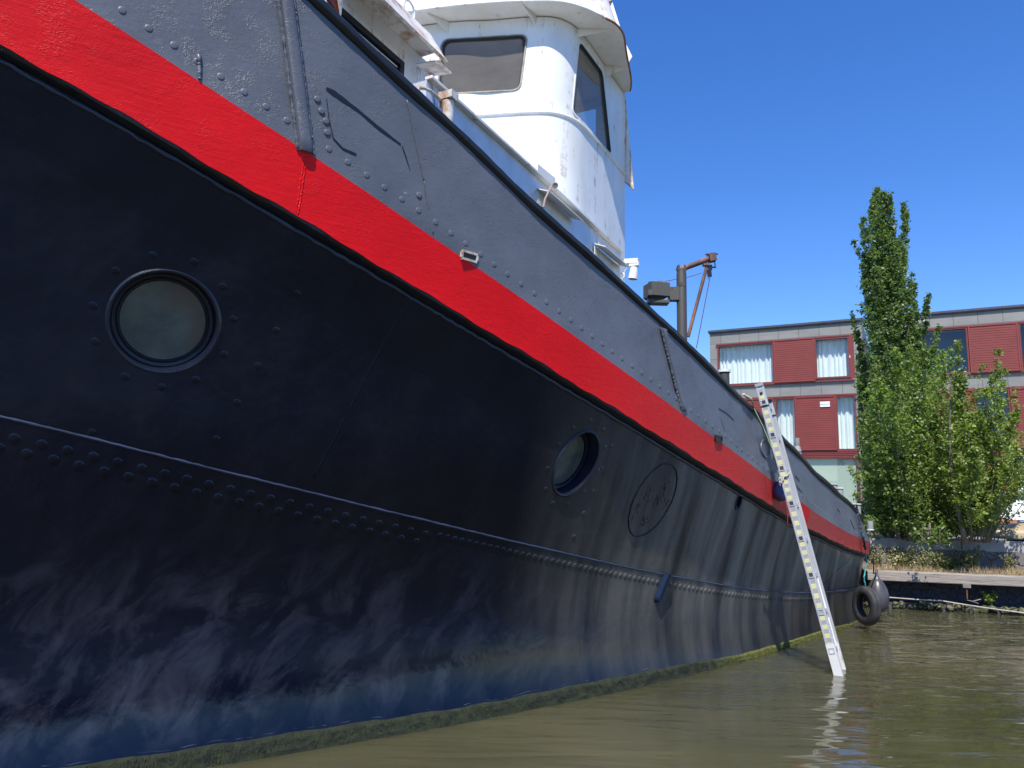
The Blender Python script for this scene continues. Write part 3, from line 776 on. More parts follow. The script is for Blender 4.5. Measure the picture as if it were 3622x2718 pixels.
# cabin inside
ib = MB(); ring_ = [WP(u, 0, -.12) for u in np.arange(.1, arc[-1]-.1, .1)]; n = len(ring_)
flo, cei = 3.5, 5.53
c3 = [np.array([p[0], p[1], cei]) for p in ring_]; ib.add(c3, [tuple(range(n))])
f3_ = [np.array([p[0], p[1], flo]) for p in ring_]; ib.add(f3_, [tuple(range(n))], 1)
for (z0_, z1_) in ((flo, 4.66), (5.46, cei)): ib.add([ship(7.09, -2.6, z0_), ship(7.09, 2*LC+2.6, z0_), ship(7.09, 2*LC+2.6, z1_), ship(7.09, -2.6, z1_)], [(0, 1, 2, 3)])
low_ = [np.array([p[0], p[1], 4.60]) for p in ring_]; ib.add(f3_+low_, [(i, i+1, n+i+1, n+i) for i in range(n-1)], 1)
for aa_ in (6.0, 6.35, 6.7): ib.box(ship(aa_, LC, cei-.03), AX*.03, LT*1.05, np.array([0, 0, .028]))
ib.box(ship(6.1, LC, 4.63), AX*.25, LT*.9, np.array([0, 0, .03]), 1)
ib.box(ship(6.0, -3.4, 4.70), AX*.06, LT*.12, np.array([0, 0, .05]), 1)
ib.build('cabin_lining', [MT['inside'], MT['dark_inside']], wh)
# roof visor (flat eave) - plan taken from its real outline
eave = [(7.168, -2.475), (7.067, -2.43), (6.888, -2.374), (6.507, -2.285), (6.272, -2.223), (6.149, -2.206), (6.026, -2.223), (5.914, -2.274), (5.69, -2.397), (5.522, -2.554), (5.398, -2.789), (5.286, -3.058), (5.163, -3.427), (5.035, -3.9)]
EV = dense(eave, 5); EVs = np.array([p for p in EV]+[np.array([p[0], 2*LC-p[1]]) for p in EV[::-1][1:]])
mb = MB(); n = len(EVs)
lo_ = [ship(p[0], p[1], Z_E) for p in EVs]; hi_ = [ship(p[0], p[1], Z_E+.016) for p in EVs]

mb.add(lo_, [tuple(range(n))]); mb.add(hi_, [tuple(range(n))])
mb.build('eave_plate', MT['white_soff'], wh, False)
rm = MB(); rm.tube([p+np.array([0, 0, .008]) for p in lo_[:int(n*.28)]], .011, 6); rm.build('eave_edge', MT['rust_edge'], wh, 'all')
rm = MB(); rm.tube([p+np.array([0, 0, .008]) for p in lo_[int(n*.28):]], .011, 6); rm.build('eave_edge', MT['white'], wh, 'all')
# parapet above the eave, sloping inward, sweeping up to a peak aft
mb = MB(); vs = []
m_ = n-4
for i in range(2, n-2):
    p = EVs[i]; q = np.array([6.4, LC]); d = q-p; d = d/np.linalg.norm(d)
    a_ = p+d*.03; b_ = p+d*.20
    up = .55
    vs += [ship(a_[0], a_[1], Z_E+.016), ship(b_[0], b_[1], Z_E+up)]
k = len(vs)//2; mb.add(vs, [(2*i, 2*i+1, 2*i+3, 2*i+2) for i in range(k-1)]); mb.add([vs[2*i+1] for i in range(k)], [tuple(range(k))])
mb.build('roof_parapet', white_paint('parapet_white', .60, (.78, .74, .72)), wh, True)
# gussets under the eave
def gusset(pin, pout, pdn, t=.006):
    """triangle plate: wall top, eave point, wall lower point"""
    mb = MB(); tri = [pin, pout, pdn]; nn = np.cross(pout-pin, pdn-pin); nn /= np.linalg.norm(nn)
    mb.prism([p-nn*t/2 for p in tri], nn*t); return mb.build('eave_gusset', MT['white_soff'], wh)
def eave_pt(px, py): return on_z(px, py, Z_E-.002)
for (pi_, po, pd_) in [((1588, 78), (1508, 46), (1578, 118)), ((1898, 55), (1843, 12), (1893, 90))]:
    u, z = wfind(*pi_); ud, zd = wfind(*pd_); gusset(WP(u, Z_E-.002), eave_pt(*po), WP(u, zd))
for (pi_, po, pd_) in [((2044, 95), (2178, 105), (2046, 134)), ((2140, 232), (2217, 240), (2136, 268))]:
    u, z = wfind(*pi_); ud, zd = wfind(*pd_); gusset(WP(u, Z_E-.002), eave_pt(*po), WP(u, min(zd, Z_E-.06)))
# rusty wing plate on the aft corner + upper brace plates
mb = MB(); A0 = 7.15
pl_ = [on_a(2201, 322, A0), on_a(2212, 345, A0), on_a(2242, 672, A0), on_a(2192, 626, A0)]
mb.prism(pl_, AX*.01); mb.build('wing_plate', MT['white_rust'], wh)
mb = MB(); mb.tube([on_a(2242, 672, A0), on_a(2192, 626, A0)], .006, 6); mb.tube([on_a(2191, 626, A0), on_a(2191, 1240, A0)], .005, 6); mb.build('corner_edge', MT['rust_edge'], wh)
mb = MB(); A1 = 6.95
mb.prism([on_a(2152, 38, A1), on_a(2166, 8, A1), on_a(2197, 108, A1), on_a(2184, 92, A1)], AX*.01)
mb.prism([on_a(2211, 150, A1), on_a(2236, 200, A1), on_a(2223, 222, A1)], AX*.01)
mb.build('roof_bracket', MT['white_soff'], wh)
mb = MB(); mb.tube([on_a(2130, -30, A1), on_a(2160, 6, A1)], .02, 8); mb.build('roof_rail', MT['white_rust'], wh)
# trunk (deckhouse side below the wheelhouse) with flanged cap
L_T = -2.30
mb = MB()
trk = [(3.22, L_T), (4.04, L_T+.002), (4.94, L_T), (5.72, L_T-.01), (6.44, L_T-.023)]
def dk(a): return tz('st', (a-2.62)/.92)-.05
vs = [ship(a, l, z) for (a, l) in trk for z in (dk(a), 3.537)]
mb.add(vs, [(2*i, 2*i+1, 2*i+3, 2*i+2) for i in range(len(trk)-1)])
mb.add([ship(3.22, L_T, 2.5), ship(3.22, 2*LC-L_T, 2.5), ship(3.22, 2*LC-L_T, 3.537), ship(3.22, L_T, 3.537)], [(0, 1, 2, 3)])
mb.add([ship(6.44, L_T-.023, 1.5), ship(6.44, 2*LC-L_T, 1.5), ship(6.44, 2*LC-L_T, 3.537), ship(6.44, L_T-.023, 3.537)], [(0, 1, 2, 3)])
mb.add([ship(3.22, L_T, 3.537), ship(3.22, 2*LC-L_T, 3.537), ship(6.44, 2*LC-L_T, 3.537), ship(6.44, L_T-.023, 3.537)], [(0, 1, 2, 3)])
dh = mb.build('deckhouse', MT['silver'], tug)
mb = MB(); P = [ship(a, l+.012, 3.55) for (a, l) in trk]
for a_, b_ in zip(P[:-1], P[1:]): mb.bar(a_, b_, .05, .02)
for a_ in (3.98, 4.88, 5.83): mb.bar(ship(a_, L_T+.003, dk(a_)), ship(a_, L_T+.003, 3.53), .012, .01)
mb.build('coaming_flange', MT['white_soff'], dh, bevel=.003)
# shelves / hinged hatch lips on the trunk side
def lip(pa, pb, pc, pd_):
    mb = MB(); q = [on_l(*pa, L_T+.01), on_l(*pb, L_T+.01)]
    z0 = (q[0][2]+q[1][2])/2; a0 = q[0]@AX; a1 = q[1]@AX
    mb.box(ship((a0+a1)/2, L_T+.055, z0), AX*(a1-a0)/2, LT*.05-np.array([0, 0, .02]), np.array([0, 0, .004]))
    mb.box(ship((a0+a1)/2, L_T+.004, z0-.11), AX*(a1-a0)/2, LT*.003, np.array([0, 0, .11]))
    return mb.build('hatch_lip', MT['white_soff'], dh)
lip((1903, 668), (2024, 788), 0, 0); lip((2105, 862), (2194, 952), 0, 0)
mb = MB(); q0, q1 = on_l(1900, 598, -2.42), on_l(1962, 648, -2.42); mb.bar(q0, q1, .012, .08); mb.build('hatch_lip', MT['white_soff'], dh)
# vent pipe with flange, elbow pipe, and handle
zz = on_l(1585, 380, -2.2)
mb = MB(); c0 = on_l(1585, 362, -2.19); mb.tube([c0-np.array([0, 0, .7]), c0+np.array([0, 0, .0])], .034, 16)
mb.box(c0+np.array([0, 0, .03]), AX*.035, LT*.045, np.array([0, 0, .022]))
pp = [c0+np.array([0, 0, .01])-CR*.04]+[on_l(1548, 345, -2.17), on_l(1522, 322, -2.16), on_l(1500, 312, -2.16), on_l(1482, 312, -2.17), on_l(1475, 330, -2.17)]
mb.tube(pp, .0095, 8); mb.box(c0+np.array([0, 0, -.01])-CR*.035, AX*.012, LT*.012, np.array([0, 0, .02]))
mb.build('vent_pipe', MT['white_rust'], tug, True)
Lh = -2.14; mb = MB(); pp = [on_l(1922, 735, Lh), on_l(1928, 705, Lh), on_l(1940, 680, Lh), on_l(1951, 660, Lh)]
mb.tube(pp, .008, 8); c0 = on_l(1964, 656, Lh); nn = -ray(1964, 656); nn /= np.linalg.norm(nn); e1 = np.cross(nn, [0, 0, 1]); e1 /= np.linalg.norm(e1); e2 = np.cross(nn, e1)
mb.lathe(c0-nn*.015, e1, e2, nn, [(.001, 0), (.018, .001), (.021, .012), (.019, .03), (.014, .031), (.001, .026)], 20)
mb.build('horn_handle', simple('handle_bronze', (.34, .24, .20), .5), tug, True)
# forward deckhouse with overhanging roof, long window
L_F = -2.60; mb = MB()
W = lambda a, z, l=L_F: ship(a, l, z)
aw0, aw1, zw0, zw1 = 2.80, 3.40, 3.25, 3.825
mb.add([W(2.75, 2.6), W(aw0, 2.6), W(aw0, 3.963), W(2.75, 3.963)], [(0, 1, 2, 3)])
mb.add([W(aw0, 2.6), W(aw1, 2.6), W(aw1, zw0), W(aw0, zw0)], [(0, 1, 2, 3)])
mb.add([W(aw0, zw1), W(aw1, zw1), W(aw1, 3.963), W(aw0, 3.963)], [(0, 1, 2, 3)])
mb.add([W(aw1, 2.6), W(3.69, 2.6), W(3.69, 3.963), W(aw1, 3.963)], [(0, 1, 2, 3)])
mb.add([W(3.69, 2.6), W(3.69, 2.6, 2*LC-L_F), W(3.69, 3.963, 2*LC-L_F), W(3.69, 3.963)], [(0, 1, 2, 3)])
mb.add([W(2.75, 2.6), W(2.75, 2.6, 2*LC-L_F), W(2.75, 3.963, 2*LC-L_F), W(2.75, 3.963)], [(0, 1, 2, 3)])
fd = mb.build('forward_cabin', MT['white'], tug)
mb = MB()
for (c, ex_, ez_) in [((W(aw1-.02, (zw0+zw1)/2, L_F-.012)), AX*.02, [0, 0, (zw1-zw0)/2]), (W((aw0+aw1)/2-.02, zw1-.018, L_F-.012), AX*((aw1-aw0)/2-.022), [0, 0, .018])]:
    mb.box(c, ex_, LT*.016, np.array(ez_, float))
mb.box(W((aw0+aw1)/2, zw1-.05, L_F-.016), AX*((aw1-aw0)/2-.045), LT*.003, np.array([0, 0, .003]), 1)
mb.box(W((aw0+aw1)/2, (zw0+zw1)/2, L_F-.035), AX*(aw1-aw0)/2, LT*.004, np.array([0, 0, (zw1-zw0)/2]), 2)
mb.build('cabin_window', [MT['slit'], MT['white_soff'], MT['dark_inside']], fd)
mb = MB()   # roof: soffit, sloping lip, top
zr = 3.963; lo2 = 3.86; sec = [(L_F+.0, zr+.002), (-2.51, zr+.004), (-2.415, lo2+.008), (-2.40, lo2+.018), (-2.43, lo2+.055), (-2.54, 4.10), (LC, 4.18)]
vs = [ship(a, l, z) for a in (2.75, 3.0, 3.2, 3.4, 3.58) for (l, z) in [(l_, z_) for (l_, z_) in sec]]
k = len(sec); mb.add(vs, [(i*k+j, (i+1)*k+j, (i+1)*k+j+1, i*k+j+1) for i in range(4) for j in range(k-1)]+[tuple(range(4*k, 5*k))])
mb.build('cabin_roof', MT['white_rust'], fd, True)
mb = MB(); mb.box(ship(3.53, -2.47, 3.825), AX*.075, LT*.08-np.array([0, 0, .01]), np.array([0, 0, .004])); mb.build('roof_flange', MT['white_rust'], fd)
mb = MB()
for k in range(2):
    o = .02*k; mb.tube([on_l(1472+8*k, 240, -2.57), on_l(1482+8*k, 262, -2.55), on_l(1478+8*k, 285, -2.55), on_l(1470+6*k, 305, -2.55)], .006, 6)
mb.build('cable', MT['white'], fd, 'all')
mb = MB(); A_e = 3.3
mb.add([on_l(1524, 268, -2.295), on_l(1555, 300, -2.295), on_l(1590, 332, -2.295), on_l(1540, 372, -2.295)], [(0, 1, 2, 3)]); mb.build('corner_plate', MT['silver'], dh)
mb = MB(); Ll = -2.45; q = [on_l(1150, -6, Ll), on_l(1190, -10, Ll), on_l(1199, 45, Ll), on_l(1160, 0, Ll)]
mb.prism([on_l(1140, -40, Ll), on_l(1212, -40, Ll), on_l(1211, 20, Ll), on_l(1204, 60, Ll)], -LT*.02, 0); mb.build('porch_board', [MT['wood']], fd)
mb = MB(); mb.prism([on_l(1188, -40, Ll+.012), on_l(1212, -40, Ll+.012), on_l(1211, 20, Ll+.012), on_l(1206, 62, Ll+.012)], -LT*.004, 0); mb.build('porch_trim', [MT['white_rust']], fd)
# lifting eye on the cabin roof
mb = MB(); Le = -2.85; cE = on_l(1447, 36, Le); e1 = AX; e2 = np.array([0, 0, 1.])
rim = [cE+(e1*math.cos(t)*.062+e2*math.sin(t)*.062) for t in np.linspace(0, 2*math.pi, 30, endpoint=False)]
mb.tube(rim, .008, 8, closed=True)
mb.prism([on_l(1424, 50, Le), on_l(1432, 62, Le), on_l(1455, 60, Le), on_l(1470, 32, Le), on_l(1468, 105, Le), on_l(1440, 80, Le)], -LT*.012)
mb.build('lifting_eye', MT['white'], fd, True)
# floodlight on its arm behind the trunk
Af = 6.5; mb = MB()
mb.bar(on_a(2192, 928, Af), on_a(2258, 924, Af), .05, .045); mb.box(on_a(2244, 936, Af), AX*.022, LT*.045, np.array([0, 0, .018]))
cT, cB = on_a(2243, 946, Af), on_a(2238, 988, Af); 
ax_ = (cB-cT)/np.linalg.norm(cB-cT); e1 = np.cross(ax_, AX); e1 /= np.linalg.norm(e1); e2 = np.cross(ax_, e1); h = np.linalg.norm(cB-cT)
mb.lathe(cT, e1, e2, ax_, [(.001, 0), (.030, .002), (.034, .01), (.044, h), (.040, h), (.030, .03), (.001, .03)], 24)
mb.tube([on_a(2225, 940, Af), on_a(2212, 955, Af), on_a(2206, 980, Af), on_a(2200, 992, Af)], .004, 6)
mb.tube([on_a(2200+8*math.cos(t), 976+10*math.sin(t), Af) for t in np.linspace(-2.2, 1.8, 12)], .006, 6)
mb.build('floodlight', simple('lamp_white', (.78, .78, .74), .4), tug, True)
# ---------------------------------------------------------------- deck crane
YC = 8.2; cr = lambda x, y, o=0: on_y(x, y, YC+o)
mb = MB(); b_ = cr(2410, 955); ft = np.array([b_[0]+.0, b_[1], 1.15])
mb.tube([ft, b_-np.array([0, 0, .05]), b_-np.array([0, 0, .03]), b_], [.056, .055, .05, .05], 24)
for dx in (-.035, .035): mb.box(b_+np.array([dx, 0, .012]), [.011, 0, 0], [0, .035, 0], [0, 0, .035])
mb.tube([b_+np.array([-.06, 0, .005]), b_+np.array([.06, 0, .005])], .013, 10)
mb.box(cr(2410, 1010)+np.array([0, -.05, 0]), [.03, 0, 0], [0, .006, 0], [0, 0, .02])
cp = mb.build('deck_crane', MT['crane'], tug, True)
mb = MB(); mb.tube([cr(2402, 956), cr(2512, 915)], [.028, .033], 14); hd = cr(2518, 913)
mb.box(hd, [.036, 0, .01], [0, .05, 0], [-.01, 0, .042]); mb.box(cr(2517, 900), [.068, 0, .004], [0, .018, 0], [0, 0, .006]); mb.tube([cr(2516, 905), cr(2516, 895)], .012, 8)
mb.build('crane_jib', MT['crane_rust'], cp, True)
mb = MB(); mb.tube([cr(2502, 935), cr(2434, 1192)], .019, 10); mb.box(cr(2496, 938), [.03, 0, 0], [0, .03, 0], [0, 0, .012])
mb.build('crane_strut', MT['crane_rust'], cp, True)
mb = MB(); mb.box(cr(2512, 947), [.02, 0, 0], [0, .012, 0], [.0, 0, .03]); mb.box(cr(2509, 968), [.022, 0, .0], [0, .016, 0], [-.004, 0, .035])
mb.tube([cr(2528, 925), cr(2530, 948)], .006, 6); mb.tube([cr(2520, 946), cr(2532, 946)], .010, 8)
mb.tube([cr(2508+4*math.cos(t), 985+4*math.sin(t)) for t in np.linspace(0, 6.28, 14)], .003, 6)
mb.build('hook_block', MT['slit'], cp)
mb = MB(); mb.tube([cr(2510, 988), cr(2463, 1232)], .0045, 6)
pts = [cr(x, y) for x, y in [(2351, 996), (2368, 993), (2390, 988), (2425, 983), (2455, 975), (2481, 966)]]; mb.tube(pts, .004, 6)
mb.build('crane_wire', simple('wire_red', (.10, .03, .03), .6), cp)
mb = MB()
c = cr(2322, 1030); mb.box(c, [.105, .02, 0], [-.03, .10, 0], [0, 0, .078])
mb.box(cr(2382, 1042), [.055, 0, 0], [0, .05, 0], [0, 0, .075]); mb.box(cr(2326, 1071), [.12, 0, 0], [0, .07, 0], [0, 0, .018])
mb.box(cr(2303, 1002), [.03, 0, 0], [0, .03, 0], [0, 0, .012]); mb.box(cr(2293, 1045), [.02, 0, 0], [0, .12, 0], [0, 0, .03]); mb.bar(cr(2294, 1050), cr(2294, 1120), .03, .03)
mb.tube([cr(2325, 1000), cr(2345, 1000)], .02, 10); mb.tube([cr(2374, 1025)-np.array([0, .055, 0]), cr(2374, 1025)], .007, 8); mb.tube([cr(2374, 1066)-np.array([0, .055, 0]), cr(2374, 1066)], .007, 8)
mb.build('winch_box', rusty('winch_grey', (.07, .068, .055), (.17, .08, .04), .6, .6, 6, 'Object', (1, 1, 1)), cp, bevel=.004)
# deck fittings that stick up over the rail
def capped(px, pt, pb, Y, r, capcol, name, mat, h2=.012):
    top = on_y(px, pt, Y); mb = MB(); z0 = tz('st', 5)-.2
    mb.lathe([top[0], top[1], 0], [1, 0, 0], [0, 1, 0], [0, 0, 1], [(r, z0), (r, top[2]-h2), (r*1.25, top[2]-h2*.9), (r*1.25, top[2]-.002), (r*1.0, top[2]), (.001, top[2])], 20)
    mb.m = [1 if i >= 20*2 else 0 for i in range(len(mb.f))]
    return mb.build(name, [mat, capcol], tug, True)
wcap = simple('cap_white', (.72, .72, .68), .5, 0, .4, 9)
capped(2562, 1308, 1360, 6.9, .045, wcap, 'deck_vent', MT['crane'], .03)
gm = simple('bollard_grey', (.30, .31, .30), .6)
for (px, pt, Y, r) in [(2949, 1712, 9.6, .045), (2970, 1726, 9.4, .04), (3030, 1782, 9.35, .045), (3079, 1873, 9.5, .035)]:
    capped(px, pt, 0, Y, r, wcap, 'bollard', gm)
mb = MB(); top = on_y(2819, 1550, 8.6); sc_ = 8.6/2685.
prof = [(.012, -.25), (.012, -58*sc_), (.045, -58*sc_+.0), (.040, -50*sc_), (.046, -48*sc_), (.030, -28*sc_), (.032, -27*sc_), (.026, -3*sc_), (.027, 0), (.001, 0)]
mb.lathe(top, [1, 0, 0], [0, 1, 0], [0, 0, 1], prof, 20); mb.build('deck_lamp', simple('lamp_grey', (.30, .29, .27), .5), tug, True)

# ================================================================== water, quay, ground
wm = MB(); wm.add([(-900, -300, 0), (900, -300, 0), (900, 1500, 0), (-900, 1500, 0)], [(0, 1, 2, 3)])
tag(wm.build('water', MT['water'], None, fix=False), kind='structure')
fbk = MB(); vs = []; nn_ = 80
for i in range(nn_+1):
    x = -160+320*i/nn_; hgt = 6.5+2.5*mn.noise(Vector((x*.07, 3, 0)))+1.6*mn.noise(Vector((x*.35, 7, 0)))
    for (yy, zz_) in ((-38, -1), (-38, .9), (-41, .95), (-43, hgt*.6), (-46, hgt), (-60, hgt)): vs.append((x, yy+1.5*mn.noise(Vector((x*.2, zz_, 2))), zz_))
fbk.add(vs, [(i*6+j, (i+1)*6+j, (i+1)*6+j+1, i*6+j+1) for i in range(nn_) for j in range(5)])
tag(fbk.build('unseen_bank', simple('unseen_bank_green', (.045, .065, .03), .9, 0, .6, .6, 1., 2, .3), None, fix=False), kind='structure')  # unseen mound behind the camera, added to keep pale horizon out of hull reflections
Q0 = np.array([4.78, 10.34, 0]); QD = np.array([.972, -.234, 0]); QN = np.array([.234, .972, 0])
def Q(t, d, z): return Q0+QD*t+QN*d+np.array([0, 0, z])
# masonry
def stone_mat(name, c1, c2, joint, scale, streak=(1, 1, 1), moss=None):
    m, nt, p = new(name); v = coords(nt, 'Object', streak)
    nn = nt.nodes.new('ShaderNodeTexNoise'); nn.inputs['Scale'].default_value = 6; lk(nt, v, nn.inputs['Vector'])
    ad = nt.nodes.new('ShaderNodeVectorMath'); ad.operation = 'MULTIPLY_ADD'; lk(nt, nn.outputs['Color'], ad.inputs[0]); ad.inputs[1].default_value = (.12, .12, .12); lk(nt, v, ad.inputs[2])
    vo = nt.nodes.new('ShaderNodeTexVoronoi'); vo.feature = 'DISTANCE_TO_EDGE'; vo.inputs['Scale'].default_value = scale; lk(nt, ad.outputs[0], vo.inputs['Vector'])
    vc = nt.nodes.new('ShaderNodeTexVoronoi'); vc.inputs['Scale'].default_value = scale; lk(nt, ad.outputs[0], vc.inputs['Vector'])
    edge = ramp(nt, vo.outputs['Distance'], [(.0, 0.), (.09, 1.)])
    st_ = mixc(nt, vc.outputs['Color'], c1, c2); st_ = mixc(nt, ramp(nt, nz(nt, v, 14, 6, .7), [(.3, 0.), (.7, .6)]), st_, tuple(np.array(c1)*.55))
    cc = mixc(nt, edge, joint, st_)
    if moss: cc = mixc(nt, ramp(nt, nz(nt, v, 7, 5), [(.4, 0.), (.6, .8)]), cc, moss)
    lk(nt, cc, p.inputs['Base Color']); p.inputs['Roughness'].default_value = .85
    b1 = bump(nt, edge, 1., .03); b2 = bump(nt, nz(nt, v, 40, 5), .5, .006, b1); lk(nt, b2, p.inputs['Normal']); return m
M_bas = stone_mat('basalt', (.13, .12, .12), (.24, .20, .17), (.32, .27, .19), 6.0)
M_bas_shade = stone_mat('basalt_shaded', (.030, .033, .042), (.06, .062, .072), (.085, .088, .10), 8.0)  # darker copy of the basalt, shade under the beam is in its colour
M_moss = stone_mat('mossy_rock', (.12, .12, .07), (.20, .19, .12), (.02, .02, .015), 9, (1, 1, 1), (.07, .085, .02))
M_conc = simple('coping_concrete', (.36, .34, .31), .85, 0, .35, 3, .6, 35, .004)
M_concd = simple('coping_dark', (.10, .105, .115), .8, 0, .4, 3, .6, 35, .004)
L = 26
qw = empty('quay_wall', tuple(Q(1, .2, 0))); tag(qw, 'low basalt quay wall with mossy foot and concrete coping behind the tug', 'quay wall')
mb = MB(); N = 60
ts = np.linspace(0, L, N*3)
# lower wall under the beam
lw = [(-.03, -.6), (-.03, .0), (.10, .09), (.12, .44)]
vs = [Q(t, d, z) for t in ts for (d, z) in lw]; k = len(lw)
mb.add(vs, [(i*k+j, (i+1)*k+j, (i+1)*k+j+1, i*k+j+1) for i in range(len(ts)-1) for j in range(k-1)])
# return face going back alongside the tug
mb.add([Q(0, -.03, -.6), Q(0, -.03, .44), Q(0, 0, .44)+np.array([.33, .945, 0])*60, Q(0, 0, -.6)+np.array([.33, .945, 0])*60], [(0, 1, 2, 3)])
mb.build('lower_stones', M_bas_shade, qw)
mb = MB(); vs = []; dz_ = [(.10, .44), (.26, .47), (.42, .49), (.52, .52), (.535, .76)]; k = len(dz_)
for t in ts:
    for j, (d, z) in enumerate(dz_): vs.append(Q(t, d+.02*mn.noise(Vector((t*3, j, 0))), z+.015*mn.noise(Vector((t*4, j*2, 5)))))
mb.add(vs, [(i*k+j, (i+1)*k+j, (i+1)*k+j+1, i*k+j+1) for i in range(len(ts)-1) for j in range(k-1)])
mb.build('upper_stones', M_bas, qw)
# mossy rocks at the water
for r_ in range(46):
    t = -.0+r_*.105+random.uniform(-.02, .02); mb = MB(); c = Q(t, -.035+random.uniform(-.02, .02), .035+random.uniform(-.015, .02)); a, b_, h = random.uniform(.045, .065), .05, random.uniform(.04, .06)
    vs = []; 
    for i in range(7):
        ph = math.pi*i/6
        for j in range(10):
            th_ = 2*math.pi*j/10; v = np.array([math.sin(ph)*math.cos(th_)*a, math.sin(ph)*math.sin(th_)*b_, math.cos(ph)*h]); q = 1+.35*mn.noise(Vector(tuple(v*22+r_)))
            vs.append(c+QD*v[0]*q+QN*v[1]*q+np.array([0, 0, v[2]*q]))
    mb.add(vs, [(i*10+j, i*10+(j+1) % 10, (i+1)*10+(j+1) % 10, (i+1)*10+j) for i in range(6) for j in range(10)])
    mb.build('foot_rock', M_moss, qw, False)
# coping blocks
tt = [0, 1.32, 2.7, 4.1, 5.6, 9, 13, 18, L]
for a, b_ in zip(tt[:-1], tt[1:]):
    mb = MB(); mb.box(Q((a+b_)/2, .70, .815), QD*((b_-a)/2-.006), QN*.17, np.array([0, 0, .072])); mb.build('coping_block', M_conc, qw, bevel=.008)
# ground behind
gb = MB(); gz = .874
C0 = Q(0, .84, gz); C1 = Q(L, .84, gz)
gb.add([C0, C1, np.array([400, 300, gz]), np.array([400, 900, gz]), np.array([395, 920, gz]), C0+np.array([.33, .945, 0])*900], [(0, 1, 2, 3, 4, 5)])
tag(gb.build('ground', simple('ground_paving', (.20, .185, .16), .9, 0, .4, .8, .5, 12, .01), None), kind='structure')
# timber beam
m, nt, p = new('weathered_timber'); v = coords(nt, 'Object', (.45, .45, 14), (0, 0, rad(13.5)))
g1 = nz(nt, v, 7, 8, .75, .6)
lk(nt, ramp(nt, g1, [(.32, (.07, .055, .045)), (.44, (.26, .225, .19)), (.72, (.46, .41, .36))]), p.inputs['Base Color']); p.inputs['Roughness'].default_value = .9
lk(nt, bump(nt, g1, .8, .012), p.inputs['Normal']); M_tim = m
bm_ = empty('timber_beam', tuple(Q(2, -.02, .41))); tag(bm_, 'long weathered timber beam laid along the front of the quay wall', 'beam')
for a, b_ in ((-.02, 2.62), (2.63, 6.4), (6.41, 13), (13.01, L)):
    mb = MB(); mb.box(Q((a+b_)/2, .0, .412), QD*(b_-a)/2, QN*.13, np.array([0, 0, .062])); mb.build('plank', M_tim, bm_, bevel=.01)
mb = MB(); mb.box(Q(1.13, -.165, .335), QD*.045, QN*.03, np.array([0, 0, .022])); mb.build('bracket', simple('bracket_grey', (.22, .2, .18), .8), bm_)
rod = MB(); pr = Q(1.13, -.17, .33); rod.tube([pr, np.array([pr[0], pr[1], .175])], .008, 8)
rod.build('rod', MT['rust'], bm_)
# mooring line strung along the wall
def sag(p, q, s_, n=14): return [p+(q-p)*t+np.array([0, 0, -s_*4*t*(1-t)]) for t in np.linspace(0, 1, n)]
M_rope = simple('rope_pale', (.42, .37, .30), .8, 0, .3, 20, .7, 90, .003)
mb = MB(); pm = np.array([pr[0], pr[1]-.012, .185]); pa_ = on_d(3128, 2113, 10.9); pb_ = on_d(3680, 2174, 10.9)
pa_ = Q(.15, -.2, .20)
def hit_q(px, py, d):
    r_ = ray(px, py); o = Q(0, d, 0); t = ((o-CAM)@QN)/(r_@QN); return CAM+r_*t
A_, Bm, C_ = hit_q(3122, 2112, -.19), hit_q(3331, 2126, -.19), hit_q(3700, 2178, -.19)
mb.tube(sag(A_, Bm, .004)+sag(Bm, C_, .01)[1:], .0085, 8)
tag(mb.build('mooring_line', M_rope, None, 'all'), 'pale mooring line strung low along the dark quay wall just above the water', 'rope')

# ================================================================== leaves
def leaf_mesh(name, mat, pts, sizes, parent, up=.3, aspect=.6, seed=1, attr=None):
    r_ = np.random.default_rng(seed); n = len(pts); pts = np.asarray(pts); sizes = np.asarray(sizes)
    nrm = r_.normal(size=(n, 3)); nrm[:, 2] = np.abs(nrm[:, 2])+up; nrm /= np.linalg.norm(nrm, axis=1)[:, None]
    a = r_.normal(size=(n, 3)); a -= nrm*(a*nrm).sum(1)[:, None]; a /= np.linalg.norm(a, axis=1)[:, None]; b = np.cross(nrm, a)
    hs = sizes[:, None]/2
    V = np.stack([pts-a*hs, pts+b*hs*aspect+nrm*hs*.15, pts+a*hs, pts-b*hs*aspect+nrm*hs*.15], 1).reshape(-1, 3)
    me = bpy.data.meshes.new(name); me.vertices.add(4*n); me.vertices.foreach_set('co', V.astype(np.float32).ravel())
    me.loops.add(4*n); me.loops.foreach_set('vertex_index', np.arange(4*n, dtype=np.int32))
    me.polygons.add(n); me.polygons.foreach_set('loop_start', np.arange(0, 4*n, 4, dtype=np.int32)); me.polygons.foreach_set('loop_total', np.full(n, 4, dtype=np.int32))
    me.materials.append(mat)
    ca = me.color_attributes.new('tone', 'FLOAT_COLOR', 'POINT'); tn = r_.random(n) if attr is None else attr
    cv = np.repeat(tn, 4); ca.data.foreach_set('color', np.stack([cv, cv, cv, np.ones_like(cv)], 1).astype(np.float32).ravel())
    me.update(); me.validate()
    o = bpy.data.objects.new(name, me); col.objects.link(o)
    if parent:
        o.parent = parent
        if parent.type == 'EMPTY': o.location = -Vector(parent.location)
    return o
